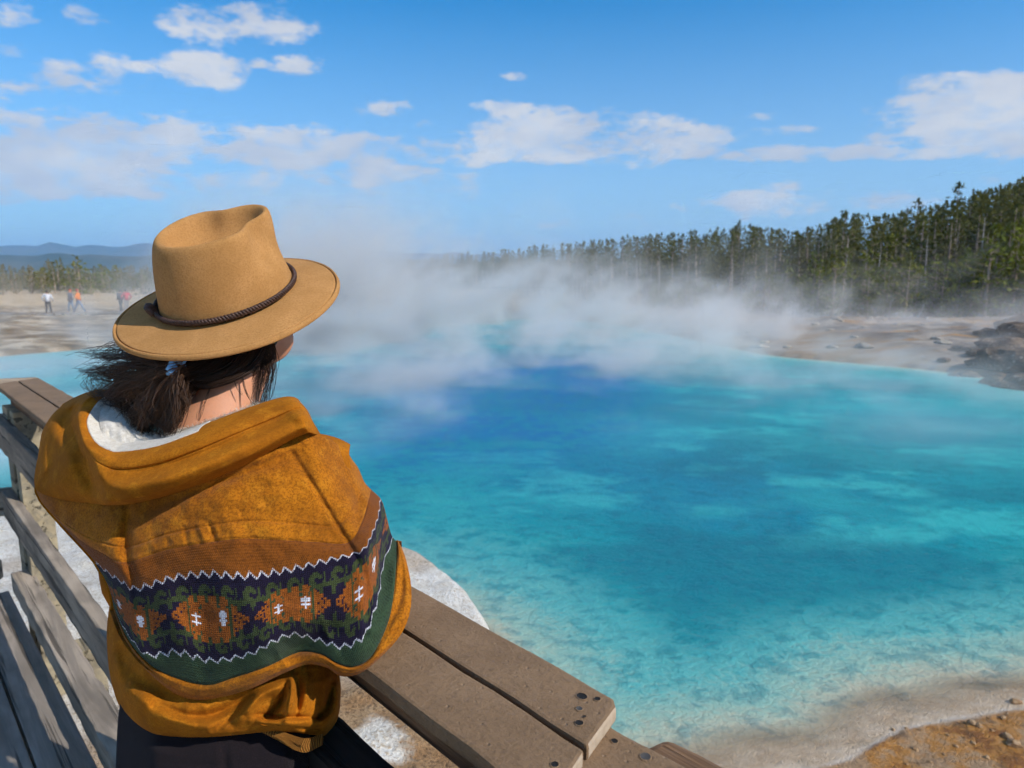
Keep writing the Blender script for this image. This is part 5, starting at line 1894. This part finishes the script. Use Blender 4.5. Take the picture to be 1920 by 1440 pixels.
def headp(a, b, h):
    a, b, h = np.broadcast_arrays(np.asarray(a, float), np.asarray(b, float), np.asarray(h, float))
    return head_c + a[..., None] * hf + b[..., None] * hl + h[..., None] * hd_up


def ball(center, rad, axes=None, nu=24, nv=14):
    u = np.linspace(0, 2 * np.pi, nu, endpoint=False); v = np.linspace(.06, np.pi - .06, nv)
    VV, UU = np.meshgrid(v, u, indexing='ij')
    d = np.stack([np.sin(VV) * np.cos(UU), np.sin(VV) * np.sin(UU), np.cos(VV)], -1) * np.asarray(rad)
    if axes is not None:
        d = d[..., :1] * axes[0] + d[..., 1:2] * axes[1] + d[..., 2:] * axes[2]
    V = (d + center).reshape(-1, 3)
    F = [tuple(x) for x in grid_quads(nv, nu, True)] + [tuple(range(nu - 1, -1, -1)), tuple(range((nv - 1) * nu, nv * nu))]
    return V, F


hax = (hf, hl, hd_up)
bodym = MB()
add = lambda c, r, ax=hax, **k: bodym.add(*ball(c, r, ax, **k))
add(headp(-.012, 0, .006), (.092, .076, .074), nu=40, nv=26)          # skull
add(headp(.030, 0, -.040), (.062, .060, .078), nu=32, nv=20)         # face
add(headp(.058, 0, -.092), (.030, .030, .024))                       # chin
add(headp(.020, .042, -.070), (.045, .020, .030)); add(headp(.020, -.042, -.070), (.045, .020, .030))   # jaw
add(headp(.060, .036, -.028), (.026, .026, .026)); add(headp(.060, -.036, -.028), (.026, .026, .026))   # cheeks
bodym.tube([headp(.088, 0, .005), headp(.100, 0, -.018), headp(.108, 0, -.036), headp(.098, 0, -.046)], [.008, .010, .0145, .010], 10)   # nose
add(headp(.090, 0, .018), (.012, .046, .012))                        # brow
add(headp(.090, 0, -.066), (.012, .024, .007)); add(headp(.088, 0, -.077), (.011, .021, .007))          # lips
for sg in (1, -1):
    bodym.tube([headp(-.008, sg * .076, .02), headp(-.018, sg * .086, .006), headp(-.014, sg * .086, -.016), headp(-.002, sg * .076, -.030)], [.008, .011, .010, .008], 8)   # ears
neck_b = PX(398, 812, 1.095)
neck_t = PX(446, 690, 1.125)
bodym.tube([neck_b + np.array([0, 0, -.10]), neck_b + np.array([0, .0, -.03]), neck_b, .5 * neck_b + .5 * neck_t, neck_t, headp(-.02, 0, .0)], [.095, .082, .063, .053, .051, .05], 24)
# shoulders, trunk, arms, legs (covered by the clothes)
sh_l = PX(215, 915, 1.15); sh_r = PX(585, 910, 1.09)
chest = PX(400, 960, 1.08); waist = PX(410, 1180, 1.09); hips = PX(415, 1400, 1.09)
bodym.tube([sh_l, .5 * (sh_l + chest), chest, .5 * (sh_r + chest), sh_r], [.058, .085, .10, .085, .058], 18)
bodym.tube([chest + np.array([0, 0, .05]), chest, .5 * (chest + waist), waist, hips, PX(409, 1510, 1.075)], [.07, .10, .10, .095, .09, .09], 24)
DECK_Z = 0.0
cap_d = np.array([u_dir[0], u_dir[1], 0])
el_r = PX(690, 1105, 1.105)
wr_r = el_r + cap_d * .24 + np.array([.01, .03, .0]); wr_r[2] = Z_CAP + .035
el_r[2] = max(el_r[2], Z_CAP + .045)
bodym.tube([sh_r, .5 * (sh_r + el_r), el_r], [.052, .046, .038], 14)
bodym.tube([el_r, .5 * (el_r + wr_r), wr_r], [.038, .034, .024], 14)
el_l = PX(275, 1115, 1.23)
wr_l = wr_r + np.array([-.03, .055, .02])
bodym.tube([sh_l, .5 * (sh_l + el_l), el_l], [.052, .045, .038], 14)
bodym.tube([el_l, .5 * (el_l + wr_l), wr_l], [.038, .033, .024], 14)
for w0, dirv_ in ((wr_r, cap_d), (wr_l, np.array([.75, .1, -.08]))):
    d = dirv_ / np.linalg.norm(dirv_)
    sd_ = np.cross(d, [0, 0, 1]); sd_ /= np.linalg.norm(sd_)
    up = np.cross(sd_, d)
    bodym.add(*ball(w0 + d * .045, (.05, .038, .016), (d, sd_, up), nu=18, nv=10))
    for k, ln in enumerate((.062, .070, .066, .052)):
        b0 = w0 + d * .080 + sd_ * (-.027 + .018 * k)
        bodym.tube([b0 - d * .02, b0 + d * ln * .4 + up * .004, b0 + d * ln * .75 - up * .006, b0 + d * ln - up * .016], [.0090, .0085, .0078, .006], 8)
    tb = w0 + d * .03 - sd_ * .034
    bodym.tube([w0 + d * .02 - sd_ * .02, tb - sd_ * .008, tb + d * .03 - sd_ * .016, tb + d * .052 - sd_ * .012], [.011, .010, .009, .007], 8)
hipw = np.array([.085, .035, 0])
feet = []
for sg in (-1, 1):
    h0 = PX(409, 1530, 1.07) + hipw * sg * .9
    kn_ = np.array([h0[0] + .02 * sg - .03, h0[1] + .02, .46])
    an = np.array([h0[0] - .03 + .02 * sg, h0[1] - .01, .085])
    bodym.tube([h0, .5 * (h0 + kn_), kn_, .5 * (kn_ + an) + np.array([0, -.01, 0]), an], [.070, .062, .048, .044, .034], 16)
    feet.append(an)
bo = bodym.build('body', m_skin, person, True)
md = bo.modifiers.new('join', 'REMESH'); md.mode = 'VOXEL'; md.voxel_size = .0055; md.use_smooth_shade = True
md = bo.modifiers.new('soften', 'SMOOTH'); md.factor = .6; md.iterations = 7

# ------------------------------------------------------------------ trousers and shoes
m_black, t, out = new_mat('black_brushed_cotton')
p = t.tc('Object')
g = t.noise(p, 600, 3, .7)
pbsdf(t, out, t.mix(t.rng(g, .4, .75), (.010, .0075, .009), (.020, .014, .017)), .95, t.bump(t.m('ADD', g, t.noise(p, 18, 3, .6)), .4, .004), .1, **{'Sheen Weight': .05})
TR = [([(228, 1300), (300, 1330), (420, 1340), (530, 1330), (590, 1300)], (1, 3)),
      ([(221, 1350), (300, 1385), (420, 1395), (530, 1385), (598, 1350)], (1, 3)),
      ([(218, 1410), (300, 1440), (420, 1452), (530, 1440), (600, 1410)], (1, 3)),
      ([(216, 1480), (300, 1520), (420, 1530), (530, 1520), (602, 1480)], (1, 3)),
      ([(216, 1560), (300, 1610), (420, 1620), (530, 1610), (602, 1560)], (1, 3))]
TD = [(1.08, 1.01, 1.0, 1.01, 1.08), (1.08, .98, .965, .98, 1.07), (1.08, .96, .945, .96, 1.07), (1.09, .955, .94, .955, 1.08), (1.10, .97, .955, .97, 1.09)]
TU, TV, TZ, TS, TT = sheet([r for r, _ in TR], [a for _, a in TR], TD, [0, .2, .45, .7, 1], 90, 50)
TZ = TZ + ridge_field(TU, TV, [([(320, 1420), (400, 1440), (480, 1420)], 16, .006), ([(260, 1400), (360, 1425)], 10, -.004), ([(420, 1395), (425, 1480), (428, 1560)], 8, .006)])
trs = PX(TU, TV, TZ)
tb_ = PX(TU, TV, (TZ[:, :1] * (1 - TS) + TZ[:, -1:] * TS) + .10 * np.sin(np.pi * TS) ** .6)
loop = np.concatenate([trs, tb_[:, ::-1][:, 1:-1]], 1)
trou = np_mesh('trousers', loop.reshape(-1, 3), grid_quads(*loop.shape[:2], True)[:, ::-1], m_black, person)
seat_c = loop[-1].mean(0)
for sg, an in zip((-1, 1), feet):
    top = seat_c + hipw * sg * .95 + np.array([0, 0, .05])
    kn_ = np.array([.5 * (top[0] + an[0]), .5 * (top[1] + an[1]) + .02, .45])
    V, F = tube_arrays(spline([top, .5 * (top + kn_), kn_, .5 * (kn_ + an), an + np.array([0, 0, -.02])], 24), np.interp(np.linspace(0, 1, 24), [0, .25, .5, 1], [.105, .092, .070, .058]), 20)
    mesh_obj('trouser_leg', V, F, m_black, trou, True)
    V, F = ball(an + np.array([-.01, .055, -.045]), (.045, .135, .045), nu=20, nv=12)
    V[:, 2] = np.maximum(V[:, 2], .004)
    mesh_obj('shoe', V, F, m_black, person, True)
# sleeves
slm = MB()
slm.tube(spline([sh_r + np.array([0, 0, .01]), .5 * (sh_r + el_r), el_r, .5 * (el_r + wr_r), wr_r], 26), np.interp(np.linspace(0, 1, 26), [0, .5, 1], [.060, .044, .036]), 20)
slm.build('sleeve', m_suede, person, True)
slm = MB()
slm.tube(spline([sh_l, .5 * (sh_l + el_l), el_l, .5 * (el_l + wr_l), wr_l], 26), np.interp(np.linspace(0, 1, 26), [0, .5, 1], [.060, .050, .036]), 20)
slm.build('sleeve', m_suede, person, True)

# ------------------------------------------------------------------ sunglasses: one lens and arm show beyond the cheek
m_lens, t, out = new_mat('dark_lens')
pbsdf(t, out, (.02, .018, .016), .12, None, .6)
SGF = .010
gl_ = empty('sunglasses', tuple(P_ROOT)); keep_parent(gl_, person)
for sg in (1, -1):
    V, F = ball(headp(.102, sg * .038, -.010), (.007, .030, .025), hax, nu=24, nv=12)
    mesh_obj('lens', V, F, m_lens, gl_, True)
    mb = MB(); mb.tube([headp(.090, sg * .062, .004), headp(.05, sg * .079, .010), headp(-.01, sg * .086, .012)], [.0022, .0022, .002], 6)
    mb.build('temple_arm', m_lens, gl_, True)
mb = MB(); mb.tube([headp(.102, .014, .002), headp(.108, 0, .006), headp(.102, -.014, .002)], .0022, 6); mb.build('bridge', m_lens, gl_, True)

# ------------------------------------------------------------------ hair
m_hair, t, out = new_mat('dark_brown_hair')
hf_ = t.attr('tone')
pbsdf(t, out, t.mix(hf_, (.026, .0135, .0085), (.20, .095, .046)), .5, None, .22)
STR = {}


def strand(pts, r0=.0009, r1=.0003, n=12, tone=.4, ns=3):
    p = np.asarray(pts, float)
    STR.setdefault(len(p), []).append((p, r0, r1, tone))


def strands_mesh(n=14):
    """all the strands as three-sided tapering tubes"""
    Vs, Fs, Ts, off = [], [], [], 0
    for k, lst in STR.items():
        P = np.stack([a[0] for a in lst])
        r0 = np.array([a[1] for a in lst]); r1 = np.array([a[2] for a in lst]); tn = np.array([a[3] for a in lst])
        E = np.concatenate([2 * P[:, :1] - P[:, 1:2], P, 2 * P[:, -1:] - P[:, -2:-1]], 1)
        x = np.linspace(0, k - 1 - 1e-6, n); i0 = x.astype(int); t = (x - i0)[None, :, None]
        a, b, c, d = (E[:, i0 + q] for q in range(4))
        C = .5 * ((2 * b) + (c - a) * t + (2 * a - 5 * b + 4 * c - d) * t ** 2 + (3 * b - a - 3 * c + d) * t ** 3)
        Wp = PX(C[..., 0], C[..., 1], C[..., 2])
        T_ = np.gradient(Wp, axis=1); T_ /= np.linalg.norm(T_, axis=2, keepdims=True) + 1e-12
        N_ = np.cross(T_, np.array([.3, -.9, .31])); N_ /= np.linalg.norm(N_, axis=2, keepdims=True) + 1e-9
        B_ = np.cross(T_, N_)
        rad = (r0[:, None] + (r1 - r0)[:, None] * np.linspace(0, 1, n)[None])[..., None]
        ring = np.stack([Wp + rad * (math.cos(g_) * N_ + math.sin(g_) * B_) for g_ in (0, 2.094, 4.189)], 2)    # strands, n, 3, xyz
        m = len(lst)
        q = grid_quads(n, 3, True)
        Fs.append((q[None] + (np.arange(m) * n * 3)[:, None, None] + off).reshape(-1, 4))
        Vs.append(ring.reshape(-1, 3)); Ts.append(np.repeat(tn, n * 3)); off += m * n * 3
    return np.vstack(Vs), np.vstack(Fs), np.concatenate(Ts)


h3 = random.Random(33)
gs = h3.gauss
TIE = (335, 694, 1.035)
LP = {}


def lerp_path(A, B, f, n=9):
    key = (id(A), id(B))
    if key not in LP: LP[key] = (spline(A, n), spline(B, n))
    a, b = LP[key]
    return a * (1 - f) + b * f


# hair drawn back from under the brim to the tie: right-hand side of the head
PA = [(372, 640, 1.055), (358, 668, 1.045), (345, 682, 1.035), (336, 690, 1.03)]
PB = [(512, 618, 1.10), (500, 650, 1.085), (474, 690, 1.06), (430, 713, 1.04), (380, 725, 1.032), (350, 712, 1.03), (338, 698, 1.03)]
for lk in range(85):
    f0 = min(1, max(0, h3.random() ** .75))
    g0 = (gs(0, 3), gs(0, 3), gs(0, .004))
    tn = abs(gs(.10, .12))
    for k in range(17):
        c = lerp_path(PA, PB, min(1.03, max(0, f0 + gs(0, .022))))
        w = np.sin(np.linspace(0, 1, 9) * np.pi)
        c = c + w[:, None] * np.array(g0) + np.array([gs(0, 1), gs(0, 1), 0]) * w[:, None]
        c[:, 2] += h3.uniform(0, .010)
        strand(c, .0009, .0007, 13, min(1, max(0, tn + gs(0, .05))))
# left side under the brim
PC = [(250, 640, 1.10), (246, 662, 1.09), (285, 684, 1.06), (332, 692, 1.035)]
PD = [(345, 640, 1.055), (340, 668, 1.045), (336, 680, 1.035), (334, 690, 1.03)]
for k in range(420):
    c = lerp_path(PC, PD, h3.random())
    w = np.sin(np.linspace(0, 1, 9) * np.pi)
    c = c + w[:, None] * np.array([gs(0, 4), gs(2, 4), gs(0, .003)])
    strand(c, .0009, .0007, 11, abs(gs(.12, .12)))
# the tail: locks falling and blown to the left
LOCKS = [  # path, spread px, tip spread, strands, tone
    ([(285, 682), (240, 667), (200, 668), (155, 664)], 9, 5, 24, .35), ([(280, 690), (228, 688), (192, 686), (160, 700)], 12, 7, 30, .4),
    ([(282, 698), (235, 712), (200, 712), (170, 688)], 13, 6, 34, .4), ([(280, 708), (232, 724), (196, 738), (170, 720)], 12, 6, 34, .5),
    ([(290, 714), (252, 734), (215, 742), (188, 734)], 13, 6, 40, .45), ([(300, 718), (266, 744), (236, 756), (212, 748)], 15, 8, 60, .4),
    ([(300, 728), (270, 764), (244, 776), (238, 752)], 15, 6, 70, .5), ([(308, 732), (290, 774), (262, 786), (248, 764)], 15, 5, 70, .45),
    ([(315, 736), (304, 780), (280, 802), (262, 792)], 15, 5, 75, .35), ([(325, 732), (330, 770), (310, 802), (290, 798)], 15, 5, 50, .25),
    ([(336, 728), (346, 760), (332, 796), (308, 806)], 13, 5, 34, .2), ([(310, 720), (280, 734), (268, 760), (290, 778), (312, 764)], 14, 8, 80, .6),
    ([(290, 704), (254, 714), (238, 736), (256, 752)], 13, 7, 60, .5), ([(310, 742), (276, 782), (262, 812), (264, 843)], 8, 1.5, 44, .25),
    ([(312, 712), (286, 722), (262, 726), (238, 716)], 14, 8, 60, .45), ([(318, 722), (300, 750), (288, 768), (270, 772)], 16, 10, 110, .4),
    ([(330, 720), (322, 752), (306, 778), (296, 792)], 16, 9, 70, .3), ([(300, 708), (268, 724), (246, 748), (226, 752)], 16, 10, 90, .4),
    ([(262, 668), (222, 656), (196, 662), (176, 658)], 6, 5, 12, .4), ([(270, 690), (220, 700), (184, 704), (180, 722)], 8, 6, 14, .45),
]


def tail_z(u):
    return 1.022 + .11 * max(0.0, (335 - u) / 180) ** 1.2


for pth, sp, tip, n_, tn in LOCKS:
    base = [(335, 694)] + pth
    zoff = gs(0, .006); ph0 = h3.uniform(0, 6.28); lw = h3.uniform(4, 12)
    for k in range(int(n_ * 2.3)):
        gx, gy, gz = gs(0, 1), gs(0, 1), gs(0, 1)
        cur = gs(0, 1.0); ph_ = gs(0, 1.6)
        m = len(base)
        pts = []
        cutf = h3.uniform(.72, 1.12)
        for q_, (bu, bv) in enumerate(base):
            bu, bv = 335 + (bu - 335) * (1 + (cutf - 1) * q_ / (m - 1)), 694 + (bv - 694) * (1 + (cutf - 1) * q_ / (m - 1))
            x_ = q_ / (m - 1)
            w = 1.15 * sp * (.25 + .75 * math.sin(min(1, x_ * 1.25) * math.pi * .62)) * (1 - x_) + tip * x_
            uu = bu + gx * w * .62 + (cur * 5 + lw) * math.sin(ph0 + .5 * ph_ + x_ * 8)
            vv = bv + gy * w * .62 + (cur * 5 + lw) * math.cos(ph0 + .5 * ph_ + x_ * 8)
            pts.append((uu, vv, tail_z(uu) + zoff - .016 * math.sin(x_ * 3.0) + gz * .010 * (1 - .5 * x_)))
        strand(pts, .00070, .00022, 17, min(1, max(0, tn * .8 + gs(0, .18))))
for pts in ([(395, 722, 1.05), (388, 745, 1.045), (376, 775, 1.04), (372, 790, 1.04)], [(452, 700, 1.07), (457, 725, 1.07), (470, 750, 1.06), (488, 765, 1.06)],
            [(455, 705, 1.07), (462, 735, 1.065), (468, 748, 1.06)], [(300, 770, 1.03), (318, 790, 1.02), (330, 800, 1.02)], [(440, 712, 1.06), (446, 730, 1.06), (455, 742, 1.06)]):
    for k in range(3):
        strand([(a + gs(0, 1.5), b + gs(0, 1), c) for a, b, c in pts], .0005, .0002, 12, .2)
for k in range(110):
    u0 = 496 + h3.uniform(-10, 18); v0 = 640 + gs(0, 6)
    l_ = h3.uniform(40, 130)
    strand([(u0, v0 - 20, 1.10), (u0 + 2, v0 + 10, 1.095), (u0 + gs(2, 4), v0 + l_ * .5, 1.095), (u0 - 8 + gs(0, 6), v0 + l_, 1.09), (u0 - 14 + gs(0, 8), v0 + l_ * 1.12, 1.09)], .0007, .0002, 12, abs(gs(.12, .12)))
# flyaways
for k in range(130):
    a0 = h3.uniform(2.2, 4.4); l_ = h3.uniform(40, 110)
    x0, y0 = h3.uniform(235, 335), h3.uniform(685, 770)
    pts = [(x0, y0, 1.05)]
    for q_ in range(4):
        a0 += gs(0, .55)
        pts.append((pts[-1][0] + math.cos(a0) * l_ / 4, pts[-1][1] - math.sin(a0) * l_ / 4 * .7, tail_z(pts[-1][0]) + .02 + gs(0, .006)))
    strand(pts, .0006, .00018, 12, min(1, abs(gs(.45, .25))))
hv, hfc, htone = strands_mesh()
hair = np_mesh('hair', hv, hfc, m_hair, person)
vattr(hair, 'tone', np.clip(htone, 0, 1))
tag(hair, 'dark brown hair tied low and blown to the left')
# dense hair below the loose strands
capm = MB()
V, F = ball(headp(-.024, 0, -.018), (.088, .081, .080), hax, nu=36, nv=22)
capm.add(V, F)
scalp = capm.build('scalp_hair', m_hair, hair, True)
core = MB()
core.tube(spline([PX(335, 692, 1.05), PX(308, 720, 1.06), PX(290, 748, 1.065), PX(288, 775, 1.07)], 14), np.interp(np.linspace(0, 1, 14), [0, .3, .7, 1], [.018, .030, .026, .006]), 14)
core.tube(spline([PX(470, 655, 1.09), PX(430, 685, 1.075), PX(385, 694, 1.065), PX(338, 690, 1.055)], 14), [.016] * 2 + [.022] * 10 + [.018] * 2, 12)
core.tube(spline([PX(362, 690, 1.075), PX(352, 712, 1.07), PX(345, 735, 1.07), PX(335, 760, 1.075)], 10), np.interp(np.linspace(0, 1, 10), [0, .5, 1], [.024, .022, .010]), 12)
co = core.build('hair_mass', m_hair, hair, True)
# blue hair tie
m_tie, t, out = new_mat('blue_scrunchie')
pbsdf(t, out, t.mix(t.noise(t.tc('Object'), 90, 3, .6), (.10, .26, .50), (.20, .42, .66)), .7)
tie = MB()
ang = np.linspace(0, 2 * np.pi, 40)
ctr = np.array(PX(332, 686, 1.012))
tie.tube([ctr + .013 * math.cos(a) * np.array([.35, 0, .94]) + .016 * math.sin(a) * np.array([0, 1, 0]) + .003 * math.sin(9 * a) * np.array([1, 0, .3]) for a in ang], .0052 + .0014 * np.sin(ang * 11), 8, False)
tie.tube([PX(330, 686, 1.0), PX(327, 692, .998), PX(330, 698, 1.0)], [.003, .0048, .002], 6)
tie.tube([PX(334, 680, 1.0), PX(342, 678, .998), PX(349, 675, 1.0)], [.003, .0050, .002], 6)
tie.build('hair_tie', m_tie, person, True)
